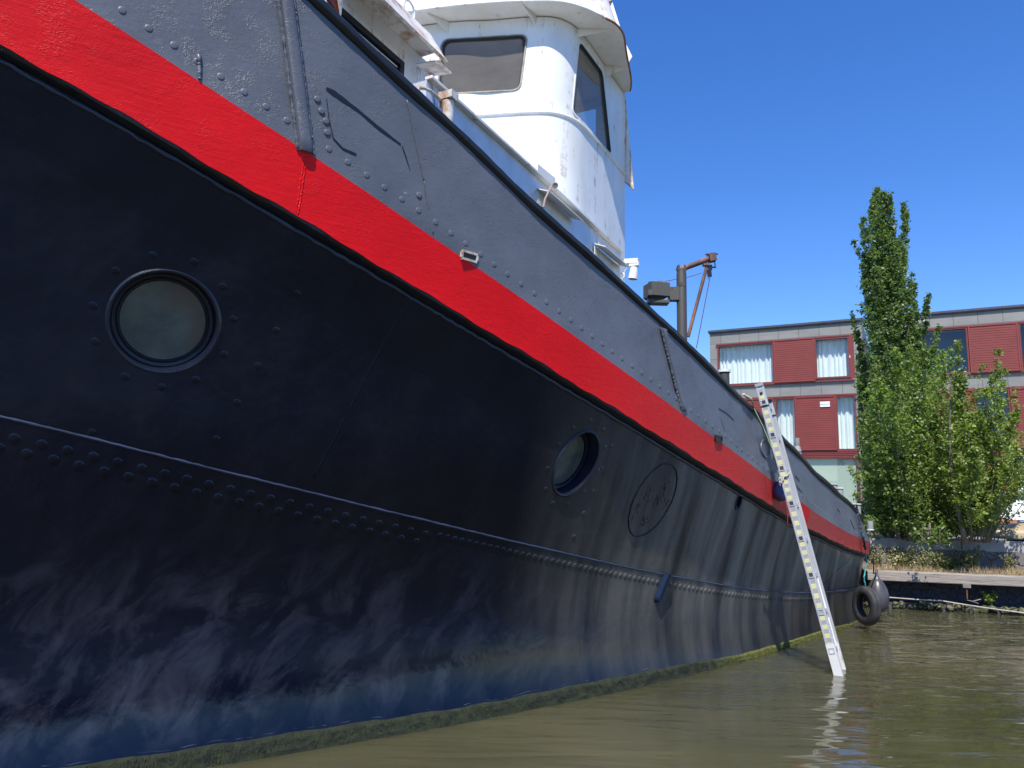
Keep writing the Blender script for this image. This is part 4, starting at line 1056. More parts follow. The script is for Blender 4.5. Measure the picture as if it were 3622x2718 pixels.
def leaf_mat(name, dark, mid, light, trans=.35):
    m, nt, p = new(name); at = nt.nodes.new('ShaderNodeAttribute'); at.attribute_name = 'tone'
    cc = ramp(nt, at.outputs['Fac'], [(0, dark), (.5, mid), (1, light)])
    cl = ramp(nt, nz(nt, coords(nt, 'Object'), 2.2, 3), [(.35, .75), (.65, 1.15)])
    cc = mixc(nt, 1., cc, cl, 'MULTIPLY')
    lk(nt, cc, p.inputs['Base Color']); p.inputs['Roughness'].default_value = .42
    tr = nt.nodes.new('ShaderNodeBsdfTranslucent'); lk(nt, mixc(nt, 1., cc, (1.15, 1.2, .5), 'MULTIPLY'), tr.inputs[0])
    mx = nt.nodes.new('ShaderNodeMixShader'); mx.inputs[0].default_value = trans; lk(nt, p.outputs[0], mx.inputs[1]); lk(nt, tr.outputs[0], mx.inputs[2])
    lk(nt, mx.outputs[0], nt.nodes['Material Output'].inputs[0]); return m
M_lt = leaf_mat('leaf_tall', (.06, .12, .035), (.15, .235, .075), (.29, .37, .16), .45)
M_lb = leaf_mat('leaf_bush', (.08, .14, .03), (.20, .29, .065), (.38, .47, .15), .5)
M_lb2 = leaf_mat('leaf_light', (.10, .16, .03), (.24, .32, .07), (.42, .50, .16), .5)
M_bark = simple('bark', (.17, .145, .11), .85, 0, .4, 6, .7, 30, .006)
def strands(rnd, lst, D, dens, lsz, spread_d=1.0, lean=.0):
    P = []; Sz = []; T = []; limbs = []
    for (x0, y0, x1, y1, wpx) in lst:
        dd = rnd.normal(0, .55*spread_d)
        D0 = D+dd*.4; D1 = D+dd
        p0, p1 = on_d(x0, y0, D0), on_d(x1, y1, D1)
        ln = np.linalg.norm(p1-p0); mpp = D/2685.*1.05; wm_ = wpx*mpp
        side = np.cross(p1-p0, [0, 1, 0]); side /= np.linalg.norm(side)+1e-9; ph = rnd.uniform(0, 6)
        curve = lambda t: p0+(p1-p0)*t+side*ln*.025*np.sin(t*5+ph)
        limbs.append([curve(t) for t in np.linspace(0, .96, 9)])
        # twigs: short shoots, each with its own leaves
        nt_ = int(ln/.042*max(wm_/.13, .7)*dens)
        for _ in range(nt_):
            t = rnd.uniform(.02, 1)**.9; prof = (1-t**2.6)*.85+.18; prof *= min(1, .35+t*2.2)
            ang = rnd.uniform(0, 2*math.pi); R_ = wm_*prof*rnd.uniform(.35, 1.05)
            q0 = curve(t); out = np.array([math.cos(ang), math.sin(ang)*1.15, 0])
            end = q0+out*R_+np.array([0, 0, R_*rnd.uniform(.3, 1.3)])
            q0 = q0+out*R_*.35
            nl = rnd.integers(9, 19); tone = rnd.uniform(0, .55)
            for _k in range(nl):
                f = rnd.uniform(.0, 1.05); P.append(q0+(end-q0)*f+rnd.normal(0, .022, 3)); Sz.append(lsz*rnd.uniform(.65, 1.3)); T.append(min(1, tone+rnd.uniform(0, .5)))
    return np.array(P), np.array(Sz), np.array(T), limbs
def make_tree(name, label, D, base, lst, lmat, dens, lsz, trunk_r, seed, cat='tree', spread=1., group=None, foot=.08):
    rnd = np.random.default_rng(seed)
    bx = on_d(base[0], base[1], D); root = np.array([bx[0], bx[1], gz]); e_ = empty(name, tuple(root)); tag(e_, label, cat, group)
    P, Sz, T, limbs = strands(rnd, lst, D, dens, lsz, spread)
    keep = P[:, 2] > .9 if cat == 'tree' else P[:, 2] > .3
    leaf_mesh('crown', lmat, P[keep], Sz[keep], e_, seed=seed, attr=T[keep])
    mb = MB(); top = max(lst, key=lambda q: -q[3])
    for i, Lb in enumerate(limbs):
        f_ = root if foot < .1 else np.array([Lb[0][0]*.85+root[0]*.15, Lb[0][1]*.85+root[1]*.15, gz]); pts = [f_+np.array([rnd.uniform(-.08, .08), rnd.uniform(-.08, .08), 0])]+Lb; n = len(pts)
        r0 = trunk_r*(.9 if i == 0 else rnd.uniform(.12, .26)); mb.tube(pts, [r0*(1-.93*j/(n-1))+.002 for j in range(n)], 6)
    mb.build('trunk', M_bark, e_, 'all', fix=False)
    return e_
TALL = [(3130, 1560, 3101, 668, 40), (3115, 1180, 3076, 702, 24), (3140, 1300, 3146, 688, 26), (3178, 1250, 3190, 722, 20), (3180, 1150, 3200, 745, 14), (3095, 1050, 3060, 770, 20), (3090, 1000, 3036, 788, 11), (3085, 1090, 3022, 850, 12),
        (3100, 1250, 3050, 905, 26), (3180, 1300, 3208, 890, 22), (3200, 1350, 3236, 965, 20), (3215, 1280, 3241, 1010, 14), (3150, 1500, 3148, 860, 46), (3120, 1350, 3100, 820, 34), (3110, 1450, 3088, 950, 34), (3190, 1500, 3205, 1030, 38), (3160, 1600, 3165, 1060, 44),
        (3060, 1500, 3016, 1108, 12), (3066, 1560, 3035, 1170, 22), (3075, 1650, 3050, 1250, 30), (3150, 1700, 3128, 1300, 40), (3180, 1700, 3190, 1250, 50), (3215, 1500, 3289, 1035, 9), (3225, 1560, 3268, 1090, 18), (3235, 1500, 3250, 1180, 24), (3250, 1560, 3311, 1145, 12), (3270, 1650, 3300, 1230, 30), (3230, 1700, 3235, 1250, 40), (3120, 1150, 3112, 684, 30), (3150, 1150, 3132, 690, 30), (3120, 1150, 3095, 720, 30), (3150, 1200, 3120, 830, 40), (3160, 1300, 3170, 860, 40), (3150, 1400, 3130, 1000, 50), (3090, 1750, 3075, 1400, 34), (3070, 1780, 3050, 1500, 30)]
make_tree('columnar_tree', 'tall narrow dark green columnar tree rising above the flat roof', 15.5, (3150, 1900), [(a, b, c, d, e*1.14) for a, b, c, d, e in TALL], M_lt, 1.75, .060, .10, 3, spread=.7)
BUSH = [(3200, 1900, 3090, 1300, 40), (3220, 1900, 3150, 1240, 46), (3240, 1900, 3205, 1230, 46), (3260, 1900, 3275, 1240, 46), (3280, 1900, 3330, 1250, 42), (3160, 1880, 3062, 1385, 36), (3150, 1860, 3045, 1500, 34), (3140, 1860, 3047, 1600, 34), (3150, 1850, 3003, 1655, 22), (3130, 1880, 3030, 1745, 30), (3120, 1890, 3040, 1810, 30),
        (3180, 1900, 3110, 1450, 56), (3210, 1900, 3170, 1400, 60), (3240, 1900, 3240, 1420, 60), (3270, 1900, 3320, 1480, 56), (3200, 1910, 3140, 1600, 60), (3260, 1910, 3260, 1600, 64), (3160, 1910, 3100, 1700, 56), (3300, 1910, 3350, 1650, 56), (3220, 1920, 3210, 1720, 64), (3330, 1910, 3400, 1740, 50), (3300, 1910, 3300, 1760, 60), (3140, 1915, 3110, 1800, 50), (3260, 1920, 3250, 1820, 60), (3380, 1910, 3430, 1780, 42), (3340, 1915, 3350, 1830, 44), (3300, 1900, 3370, 1420, 44), (3300, 1900, 3380, 1540, 44), (3180, 1890, 3075, 1560, 44), (3170, 1890, 3060, 1680, 40), (3100, 1905, 3060, 1840, 30), (3280, 1900, 3240, 1330, 50), (3220, 1900, 3120, 1350, 44), (3120, 1910, 3180, 1850, 44), (3200, 1912, 3250, 1860, 44), (3260, 1912, 3330, 1870, 40), (3330, 1912, 3420, 1840, 36), (3330, 1900, 3350, 1310, 40), (3350, 1900, 3410, 1330, 36), (3360, 1900, 3430, 1460, 40), (3360, 1900, 3440, 1600, 38), (3080, 1900, 3060, 1780, 30)]
make_tree('broad_tree', 'broad bright green many-stemmed tree on the quay beside the columnar tree', 12.2, (3230, 1915), [(a, b, c, d, e*1.35) for a, b, c, d, e in BUSH], M_lb, 1.35, .045, .05, 5, spread=1., foot=.5)
LOOSE = [(3400, 1880, 3345, 1250, 24), (3410, 1880, 3400, 1215, 30), (3415, 1880, 3385, 1330, 34), (3440, 1880, 3476, 1290, 20), (3450, 1880, 3525, 1232, 18), (3455, 1880, 3520, 1330, 24), (3470, 1880, 3566, 1300, 18), (3470, 1880, 3545, 1400, 24), (3490, 1870, 3592, 1375, 16), (3500, 1870, 3622, 1440, 18), (3500, 1870, 3600, 1530, 24), (3500, 1860, 3640, 1560, 22), (3480, 1870, 3560, 1500, 26), (3440, 1880, 3470, 1450, 34), (3420, 1880, 3430, 1500, 36), (3400, 1890, 3380, 1560, 40), (3450, 1880, 3500, 1600, 32), (3480, 1870, 3570, 1650, 26), (3520, 1860, 3650, 1660, 22), (3420, 1880, 3450, 1650, 36), (3400, 1890, 3400, 1720, 34), (3520, 1870, 3600, 1700, 18), (3460, 1880, 3520, 1740, 22), (3520, 1860, 3610, 1620, 26), (3540, 1860, 3680, 1500, 22), (3560, 1860, 3700, 1640, 22), (3430, 1880, 3500, 1380, 26), (3480, 1880, 3600, 1450, 24), (3440, 1890, 3470, 1800, 30), (3380, 1905, 3400, 1830, 40), (3430, 1905, 3460, 1850, 34), (3490, 1900, 3520, 1850, 24), (3440, 1890, 3440, 1600, 40), (3470, 1880, 3480, 1500, 36), (3500, 1870, 3550, 1780, 18)]
make_tree('loose_tree', 'loose airy light green tree of thin upright stems in front of the red shutters', 12.0, (3440, 1905), [(a, b, c, d, e*1.3) for a, b, c, d, e in LOOSE], M_lb2, 1.3, .044, .035, 8, spread=.8, foot=.5)
HANG = [(3290, 1850, 3300, 1965, 26), (3260, 1860, 3262, 1945, 22), (3320, 1860, 3330, 1950, 22), (3240, 1880, 3235, 1925, 18), (3345, 1880, 3350, 1940, 14)]
make_tree('creeper', 'green creeper trailing from the broad tree down over the concrete coping', 10.9, (3290, 1905), HANG, M_lb, 1.6, .045, .012, 11, cat='creeper', spread=.1)
# ledge weeds, dry grass
M_wd = leaf_mat('weed_leaf', (.10, .13, .04), (.22, .25, .09), (.46, .40, .18), .3)
M_dry = leaf_mat('dry_grass', (.20, .13, .05), (.36, .26, .12), (.50, .40, .22), .3)
def weed(name, label, t, d, z, h, r, n, mat, seed, lsz=.03, cat='weed', group=None):
    rnd = np.random.default_rng(seed); c = Q(t, d, z); P = []; Sz = []
    mb = MB()
    for k in range(max(5, n//55)):
        tip = c+QD*rnd.uniform(-r, r)+QN*rnd.uniform(-r*.7, r*.4)+np.array([0, 0, h*rnd.uniform(.55, 1.05)]); b0 = c+QD*rnd.uniform(-r, r)*.35
        mb.tube([b0, (b0+tip)/2+rnd.normal(0, .01, 3), tip], .002, 4)
        for _ in range(45): f = rnd.uniform(.15, 1.03); P.append(b0+(tip-b0)*f+rnd.normal(0, .018, 3)); Sz.append(lsz*rnd.uniform(.5, 1.3))
    e_ = mb.build(name, M_bark, None, 'all', fix=False); tag(e_, label, cat, group); leaf_mesh('leaves', mat, P, Sz, e_, seed=seed); return e_
WG = 'weeds growing on the quay ledge'
for i, (px, h, r, n, mat, lab) in enumerate([
    (3105, .30, .16, 500, M_wd, 'weed on the quay ledge nearest the tug stern'), (3170, .20, .12, 500, M_wd, 'low bushy weed on the ledge, second from the tug stern'), (3205, .34, .16, 600, M_wd, 'tall straggly weed reaching the dark coping on the ledge'),
    (3265, .20, .14, 500, M_wd, 'low grey-green weed on the ledge below the trailing creeper'), (3320, .26, .16, 700, M_wd, 'bushy weed on the ledge just right of the trailing creeper'),
    (3370, .20, .12, 400, M_lb2, 'small fresh green weed on the ledge above the rusty rod'), (3415, .30, .17, 700, M_wd, 'tall seeding weed on the ledge below the tip of the canoe'), (3450, .34, .15, 600, M_wd, 'weed overlapping the canoe tip and concrete coping'), (3570, .24, .10, 350, M_wd, 'isolated weed on bare basalt at the right edge')]):
    P = hit_q(px, 2005, .3); t = (P-Q0)@QD; weed('weed', lab, t, .36, .49, h, r, n, mat, 20+i, .032, group=WG)
P = hit_q(3492, 2110, .08); t = (P-Q0)@QD
weed('wall_plant', 'lone green plant growing from the dark lower wall above the mooring line', t, .02, .12, .13, .11, 450, M_lb2, 40, .032, 'plant')
mb = MB(); mb.tube([hit_q(3412, 2122, -.0), hit_q(3440, 2128, -.06), hit_q(3470, 2120, -.08)], .006, 5); mb.tube([hit_q(3440, 2128, -.06), hit_q(3462, 2136, -.1)], .004, 5)
tag(mb.build('stick', simple('dead_stick', (.30, .24, .20), .8), None, 'all'), 'pale dead stick poking from the lower wall beside the green plant', 'stick')
# dry grass on ledge: uncountable
rnd = np.random.default_rng(50); n = 5200; mb = MB(); vs = []; fs = []
for k in range(n):
    t = rnd.uniform(0, 6) if k > 900 else rnd.uniform(1.3, 2.6); c = Q(t, rnd.uniform(.02, .42), .465+.03*rnd.random()); hgt = rnd.uniform(.03, .10)*(1.6 if rnd.random() < .1 else 1)*(1 if math.sin(t*5)+math.sin(t*11) > -.6 else .5)
    tip = c+np.array([rnd.normal(0, .03), rnd.normal(-.015, .03), hgt]); w_ = QD*rnd.uniform(.001, .0028); b0 = len(vs); vs += [c-w_, c+w_, tip]; fs.append((b0, b0+1, b0+2))
mb.add(vs, fs); tag(mb.build('dry_grass', simple('straw', (.40, .29, .15), .8, 0, .5, 8, 0), None, fix=False), 'dry straw-coloured grass along the quay ledge', 'grass', None, 'stuff')
P = []; Sz = []
for k in range(1900):
    t = rnd.uniform(0, 6); 
    if math.sin(t*3.1)+math.sin(t*7.3+1) < -.5: continue
    P.append(Q(t, rnd.uniform(.05, .45), .47+abs(rnd.normal(0, .03)))); Sz.append(rnd.uniform(.012, .03))
o = leaf_mesh('ground_cover', M_wd, P, Sz, None, seed=51); tag(o, 'low green ground cover between the weeds on the quay ledge', 'ground cover', None, 'stuff')

# ================================================================== canoe
def canoe():
    e_ = empty('canoe', tuple(Q(3.6, 1.15, gz+.03))); tag(e_, 'tan upturned canoe lying on the concrete coping under the tree', 'canoe')
    A_ = hit_q(3383, 1878, 1.0); t0 = (A_-Q0)@QD; Lc = 3.7; wd = .36; hh = .225; zb = gz+.045
    N, K = 60, 15; vs = []; 
    def sec(u): return max(0., 1-abs(2*u-1)**2.6)**.62
    for i in range(N+1):
        u = i/N; s_ = sec(u)
        for j in range(K):
            an = math.pi*j/(K-1); y_ = -math.cos(an)*wd*s_; z_ = (math.sin(an)**.75)*hh*(s_**.55)
            vs.append(Q(t0+u*Lc, 1.0+y_, zb+z_+.05*abs(2*u-1)**4))
    mb = MB(); mb.add(vs, [(i*K+j, (i+1)*K+j, (i+1)*K+j+1, i*K+j+1) for i in range(N) for j in range(K-1)])
    mb.build('hull', simple('canoe_tan', (.42, .32, .17), .5, 0, .3, 2.5, .3, 12), e_, 'all', fix=True)
    mb = MB(); 
    for sg in (-1, 1):
        mb.tube([Q(t0+u*Lc, 1.0+sg*wd*sec(u), zb+.0+.05*abs(2*u-1)**4) for u in np.linspace(0, 1, 50)], .020, 6)
    mb.build('gunwale', simple('gunwale', (.16, .17, .12), .6), e_, 'all')
    mb = MB()
    for q in (.8, 2.9): mb = MB(); mb.box(Q(t0+q, 1.0, gz+.018), QD*.04, QN*.38, np.array([0, 0, .018])); mb.build('bearer', simple('bearer_wood', (.2, .13, .09), .8), e_)
canoe()

# ================================================================== building
BA = 35.3
def Bp(l, z, e=0): return ship(BA-e, l, z)
m, nt, p = new('facade_panel'); br = nt.nodes.new('ShaderNodeTexBrick'); br.offset = 0; br.squash = 1
lk(nt, coords(nt, 'UV'), br.inputs['Vector']); br.inputs['Scale'].default_value = 1; br.inputs['Mortar Size'].default_value = .012; br.inputs['Brick Width'].default_value = .86; br.inputs['Row Height'].default_value = .745; br.inputs['Mortar Smooth'].default_value = 0
br.inputs['Color1'].default_value = (.225, .225, .205, 1); br.inputs['Color2'].default_value = (.205, .205, .19, 1); br.inputs['Mortar'].default_value = (.10, .10, .095, 1)
blot = ramp(nt, nz(nt, coords(nt, 'UV', (.5, 1.4, 1)), 1.1, 5, .6, .6), [(.4, .88), (.62, 1.1)])
lk(nt, mixc(nt, 1., br.outputs['Color'], blot, 'MULTIPLY'), p.inputs['Base Color']); p.inputs['Roughness'].default_value = .6
M_fac = m
M_red = simple('shutter_red', (.205, .034, .026), .55, 0, .12, 1.5, 0)
M_redf = simple('frame_red', (.17, .03, .024), .5, 0, .12, 2, 0)
M_cur = simple('curtain', (.76, .80, .77), .9, 0, .06, 2, 0)
M_blind = simple('blind_pale', (.42, .48, .37), .8, 0, .08, .7, 0)
M_room = simple('room_dark', (.05, .06, .08), .8, 0, .2, 1, 0)
M_wh = simple('louvre_white', (.78, .80, .80), .5, 0, .1, 2, 0)
M_brick = simple('orange_brick', (.40, .13, .07), .8, 0, .3, 6, .4, 30)

M_tglass = glass('teal_glass', (.45, .72, .78), .08)
M_trim = simple('roof_trim', (.055, .055, .075), .5)
def shutter(bl, l0, l1, z0, z1, e=.10):
    g = MB(); z = z0+.0; st_ = .098
    g.box(Bp((l0+l1)/2, (z0+z1)/2, e-.02), LT*(l1-l0)/2, AX*.02, np.array([0, 0, (z1-z0)/2]))
    while z < z1-.05:
        g.box(Bp((l0+l1)/2, z+st_/2, e+.004), LT*((l1-l0)/2-.05), AX*.005, np.array([0, 0, st_/2-.007])); z += st_
    for ll in (l0+.025, l1-.025): g.box(Bp(ll, (z0+z1)/2, e+.015), LT*.025, AX*.02, np.array([0, 0, (z1-z0)/2]))
    for zz_ in (z0+.02, z1-.02): g.box(Bp((l0+l1)/2, zz_, e+.015), LT*((l1-l0)/2-.051), AX*.02, np.array([0, 0, .02]))
    return g.build('shutter', M_red, bl)
def block(label, LE, RE, wins, shs, bays, TOP=9.50):
    bl = empty('apartment_building', tuple(Bp((LE+RE)/2, gz))); tag(bl, label, 'building')
    ls = sorted(set([LE, RE]+[w_[0] for w_ in wins]+[w_[1] for w_ in wins])); zs2 = sorted(set([gz, TOP]+[w_[2] for w_ in wins]+[w_[3] for w_ in wins]))
    mb = MB(); uvw = []
    for a, b_ in zip(ls[:-1], ls[1:]):
        for c, d in zip(zs2[:-1], zs2[1:]):
            lm, zm = (a+b_)/2, (c+d)/2
            if any(w_[0] < lm < w_[1] and w_[2] < zm < w_[3] for w_ in wins): continue
            mb.add([Bp(a, c), Bp(b_, c), Bp(b_, d), Bp(a, d)], [(0, 1, 2, 3)]); uvw += [(a, c), (b_, c), (b_, d), (a, d)]
    for w_ in wins:
        a, b_, c, d = w_[:4]; q = [Bp(a, c), Bp(b_, c), Bp(b_, d), Bp(a, d)]; q2 = [Bp(a, c, -.5), Bp(b_, c, -.5), Bp(b_, d, -.5), Bp(a, d, -.5)]
        mb.add(q+q2, [(i, (i+1) % 4, 4+(i+1) % 4, 4+i) for i in range(4)]); uvw += [(x, y) for x, y in [(a, c), (b_, c), (b_, d), (a, d)]]*2
    for P4 in ([Bp(LE, gz), Bp(LE, TOP), Bp(LE, TOP, -12), Bp(LE, gz, -12)], [Bp(RE, gz), Bp(RE, TOP), Bp(RE, TOP, -12), Bp(RE, gz, -12)], [Bp(LE, gz, -12), Bp(RE, gz, -12), Bp(RE, TOP, -12), Bp(LE, TOP, -12)], [Bp(LE, TOP-.01), Bp(RE, TOP-.01), Bp(RE, TOP-.01, -12), Bp(LE, TOP-.01, -12)]):
        mb.add(P4, [(0, 1, 2, 3)]); uvw += [(0, 0), (0, 8), (12, 8), (12, 0)]
    mb.build('wall', M_fac, bl, False, uvw, fix=False)
    mb = MB(); mb.add([Bp(LE+.02, gz, -1.2), Bp(RE-.02, gz, -1.2), Bp(RE-.02, 9.3, -1.2), Bp(LE+.02, 9.3, -1.2)], [(0, 1, 2, 3)]); mb.build('interior', M_room, bl, fix=False)
    mb = MB(); mb.box(Bp((LE+RE)/2, TOP+.035, .02), LT*((RE-LE)/2+.06), AX*.10, np.array([0, 0, .045])); mb.box(Bp((LE+RE)/2, TOP-.035, .03), LT*((RE-LE)/2+.04), AX*.06, np.array([0, 0, .022]))
    mb.build('roof_edge', M_trim, bl)
    for (a, b_, c, d, kind) in wins:
        fm = MB(); fw = .06
        for (lc, zc, lw_, zw_) in [((a+b_)/2, d+.02, (b_-a)/2+fw, .035), ((a+b_)/2, c-.02, (b_-a)/2+fw, .035), (a-.015, (c+d)/2, .032, (d-c)/2-.016), (b_+.015, (c+d)/2, .032, (d-c)/2-.016)]:
            fm.box(Bp(lc, zc, .02), LT*lw_, AX*.05, np.array([0, 0, zw_]))
        fr = fm.build('window', M_redf, bl)
        g = MB(); g.add([Bp(a, c, -.04), Bp(b_, c, -.04), Bp(b_, d, -.04), Bp(a, d, -.04)], [(0, 1, 2, 3)]); g.build('pane', M_tglass if kind in ('teal',) else MT['bglass'], fr, fix=False)
        if kind == 'cur':
            g = MB(); n = int((b_-a)*60); vs = []
            for i in range(n+1):
                u = a+(b_-a)*i/n; e = -.37+.05*math.sin(u*30+1.4*math.sin(u*9))+.012*math.sin(u*90); vs += [Bp(u, c, e), Bp(u, d, e)]
            g.add(vs, [(2*i, 2*i+2, 2*i+3, 2*i+1) for i in range(n)]); g.build('curtain', M_cur, fr, 'all', fix=False)
        if kind == 'blind':
            g = MB(); g.add([Bp(a, c, -.12), Bp(b_, c, -.12), Bp(b_, d, -.12), Bp(a, d, -.12)], [(0, 1, 2, 3)]); g.build('blind', M_blind, fr, fix=False)
        if kind in ('lou', 'teal'):
            g = MB(); zt = d-.3 if kind == 'lou' else c+1.75; z = 1.0
            while z < zt: g.box(Bp((a+b_)/2, z, -.10), LT*(b_-a)/2*.98, AX*.02, np.array([0, 0, .028])); z += .09
            g.build('venetian_blind', M_wh, fr)
    for s_ in shs: shutter(bl, *s_)
    for o in bays:
        for (a, b_, c, d) in [(-7.95, -2.06, 8.84, 8.90), (-7.95, -2.06, 6.87, 6.93), (-2.24, -2.06, 6.931, 8.839), (-7.95, -2.06, 6.25, 6.31)]:
            mb = MB(); mb.box(Bp((a+b_)/2+o, (c+d)/2, .045), LT*(b_-a)/2, AX*.045, np.array([0, 0, (d-c)/2])); mb.build('red_band', M_redf, bl)
        mb = MB()
        for k in range(4): mb.box(Bp(-5.0+o, 3.62+k*.075, .05), LT*2.94, AX*.03, np.array([0, 0, .027]))
        mb.build('louvre_band', M_redf, bl)
        mb = MB(); mb.box(Bp(-2.09+o, 2.24, .03), LT*.03, AX*.05, np.array([0, 0, 1.32])); mb.build('red_post', M_redf, bl)
    return bl
def vent(bl, px0, px1, y0, y1):
    P0, P1 = on_a(px0, y1, BA-.13), on_a(px1, y0, BA-.13); l0, l1, z0, z1 = P0@LT, P1@LT, P0[2], P1[2]; mb = MB()
    for q in (.24, .76): mb.box(Bp((l0+l1)/2, z0+(z1-z0)*q, .14), LT*(l1-l0)/2, AX*.008, np.array([0, 0, (z1-z0)*.21]))
    mb.build('vent_cover', M_wh, bl)
b1_ = block('grey panelled block with red shutters and pale curtains, left of the columnar tree', -8.25, -1.70,
    [(-7.85, -5.42, 6.98, 8.80, 'cur'), (-3.60, -2.28, 7.07, 8.78, 'cur'), (-5.34, -4.57, 3.93, 6.20, 'cur'), (-2.84, -2.12, 3.93, 6.20, 'cur'), (-7.85, -2.14, .95, 3.55, 'blind')],
    [(-5.37, -3.65, 6.93, 8.86), (-4.53, -2.88, 3.89, 6.24), (-7.95, -5.42, 3.89, 6.24)], [0])
vent(b1_, 2901, 2935, 1420, 1441)
mb = MB(); P = on_a(3006, 1262, BA-.1); mb.box(P, LT*.012, AX*.02, np.array([0, 0, .06])); mb.build('window_handle', M_wh, b1_)
b2_ = block('grey panelled block with red shutters and dark glass behind the airy light green tree', -.69, 14.5,
    [(-.29, 2.14, 6.98, 8.80, 'glass'), (3.96, 5.31, 6.98, 8.80, 'glass'), (7.25, 9.68, 6.98, 8.8, 'glass'), (2.30, 3.42, 3.93, 6.20, 'glass'), (9.9, 10.9, 3.93, 6.2, 'glass'), (.35, 1.45, .95, 3.55, 'lou'), (3.45, 5.4, .95, 3.55, 'teal'), (7.2, 12.8, .95, 3.55, 'teal')],
    [(2.20, 3.90, 6.93, 8.86), (9.75, 11.45, 6.93, 8.86), (3.47, 5.12, 3.89, 6.24), (.62, 2.24, 3.89, 6.24), (11, 12.7, 3.89, 6.24)], [7.56, 15.1])
vent(b2_, 3382, 3412, 1400, 1422)
mb = MB(); mb.box(Bp(2.5, 2.2, .02), LT*.82, AX*.02, np.array([0, 0, 1.34])); mb.build('brick_panel', M_brick, b2_)

# ================================================================== parked car
def car():
    Dc = 29.0; P = on_a(3600, 1850, Dc); l0 = P@LT-1.75; g0 = gz
    e_ = empty('parked_car', tuple(ship(Dc, l0+2, g0))); tag(e_, 'white car parked behind the canoe and partly hidden by leaves', 'car')
    zc = lambda z: g0+z*.93
    prof = [(0, .35), (.0, .62), (.12, .74), (.55, .86), (1.02, .94), (1.55, 1.27), (1.9, 1.38), (2.6, 1.42), (3.2, 1.36), (3.75, 1.02), (4.05, .92), (4.12, .5), (4.0, .3), (.1, .3)]
    M_w = simple('car_white', (.80, .80, .79), .25, 0, .03, 1, 0); M_g = simple('car_glass', (.03, .05, .05), .06, 0, .1, 1, 0)
    mb = MB(); W_ = 1.7; rings = [(0, .06, .0), (.08, .0, 0), (W_-.08, .0, 0), (W_, .06, 0)]
    pts = []
    for (dy, ins, _) in rings:
        for (x, z) in prof:
            k = ins*(1 if z > .5 else .3); tum = .14 if z > 1.1 else 0
            y = dy+(tum if dy < W_/2 else -tum) if z > 1.1 else dy
            pts.append(ship(Dc+y, l0+x+(k if x < 2 else -k), zc(z-(.02 if ins else 0))))
    n = len(prof); mb.add(pts, [(i*n+j, i*n+(j+1) % n, (i+1)*n+(j+1) % n, (i+1)*n+j) for i in range(3) for j in range(n)]+[tuple(range(n))[::-1], tuple(range(3*n, 4*n))])
    mb.build('body', M_w, e_, True, bevel=.02)
    for (poly, nm) in [([(1.22, .99), (1.60, 1.25), (1.92, 1.33), (2.28, 1.35), (2.28, .97)], 'side_window'), ([(2.36, .97), (2.36, 1.35), (2.9, 1.34), (3.2, 1.29), (3.52, 1.05), (3.4, .97)], 'side_window')]:
        g = MB(); g.prism([ship(Dc-.012+(.14 if z > 1.1 else .0)*1, l0+x, zc(z)) for (x, z) in poly], AX*.01); g.build(nm, M_g, e_)
    g = MB(); g.prism([ship(Dc+.2, l0+1.04, zc(.965)), ship(Dc+1.5, l0+1.04, zc(.965)), ship(Dc+1.45, l0+1.54, zc(1.29)), ship(Dc+.25, l0+1.54, zc(1.29))], np.array([0, 0, .006])); g.build('windscreen', M_g, e_)
    for x in (.75, 3.3):
        for y in (.0, W_-.2):
            w_ = MB(); c = ship(Dc+y, l0+x, g0+.31); w_.lathe(c, LT, np.array([0, 0, 1.]), AX, [(.001, -.02), (.2, -.02), (.22, -.03), (.31, -.02), (.32, .02), (.32, .18), (.2, .2), (.001, .2)], 24); w_.build('wheel', MT['slit'], e_, True)
car()

# ================================================================== ladder
u1 = on_z(2966, 2391, 0); top = on_d(2686, 1366, 6.53)
ud = top-u1; ud /= np.linalg.norm(ud)
off = np.array([.135, .245, -.03]); e_dir = off/np.linalg.norm(off); e_dir = e_dir-ud*(e_dir@ud); e_dir /= np.linalg.norm(e_dir)
wdir = np.cross(ud, e_dir); wdir /= np.linalg.norm(wdir)
if wdir@CR < 0: wdir = -wdir
Lr = np.linalg.norm(top-u1); bot = u1-ud*.45
lad = empty('ladder', tuple(u1)); tag(lad, 'aluminium ladder with yellow striped rails leaning from the water on the tug', 'ladder')
M_al = simple('aluminium', (.48, .49, .50), .40, .25, .10, 4, .25, 60, .001)
M_alw = rusty('aluminium_stained', (.60, .60, .58), (.30, .19, .06), .52, .6, 8)
M_yel = simple('tape_yellow', (.60, .57, .29), .5, 0, .12, 20, 0)
M_gry = simple('tape_grey', (.31, .315, .325), .5, 0, .12, 20, 0)
def at_px(y):     # distance along the rail whose picture height is y
    lo, hi = 0., Lr
    for _ in range(40):
        m_ = (lo+hi)/2; P = u1+ud*m_; v = P-CAM; yy = 1359-FPX*(v@CU)/(v@F0)
        if yy > y: lo = m_
        else: hi = m_
    return lo
holes = [at_px(y) for y in (2303, 2165, 2034, 1905, 1781, 1657, 1539, 1424)]
print('rung gaps', np.diff(holes).round(3), 'len', Lr)
hw = .032; th_ = .013
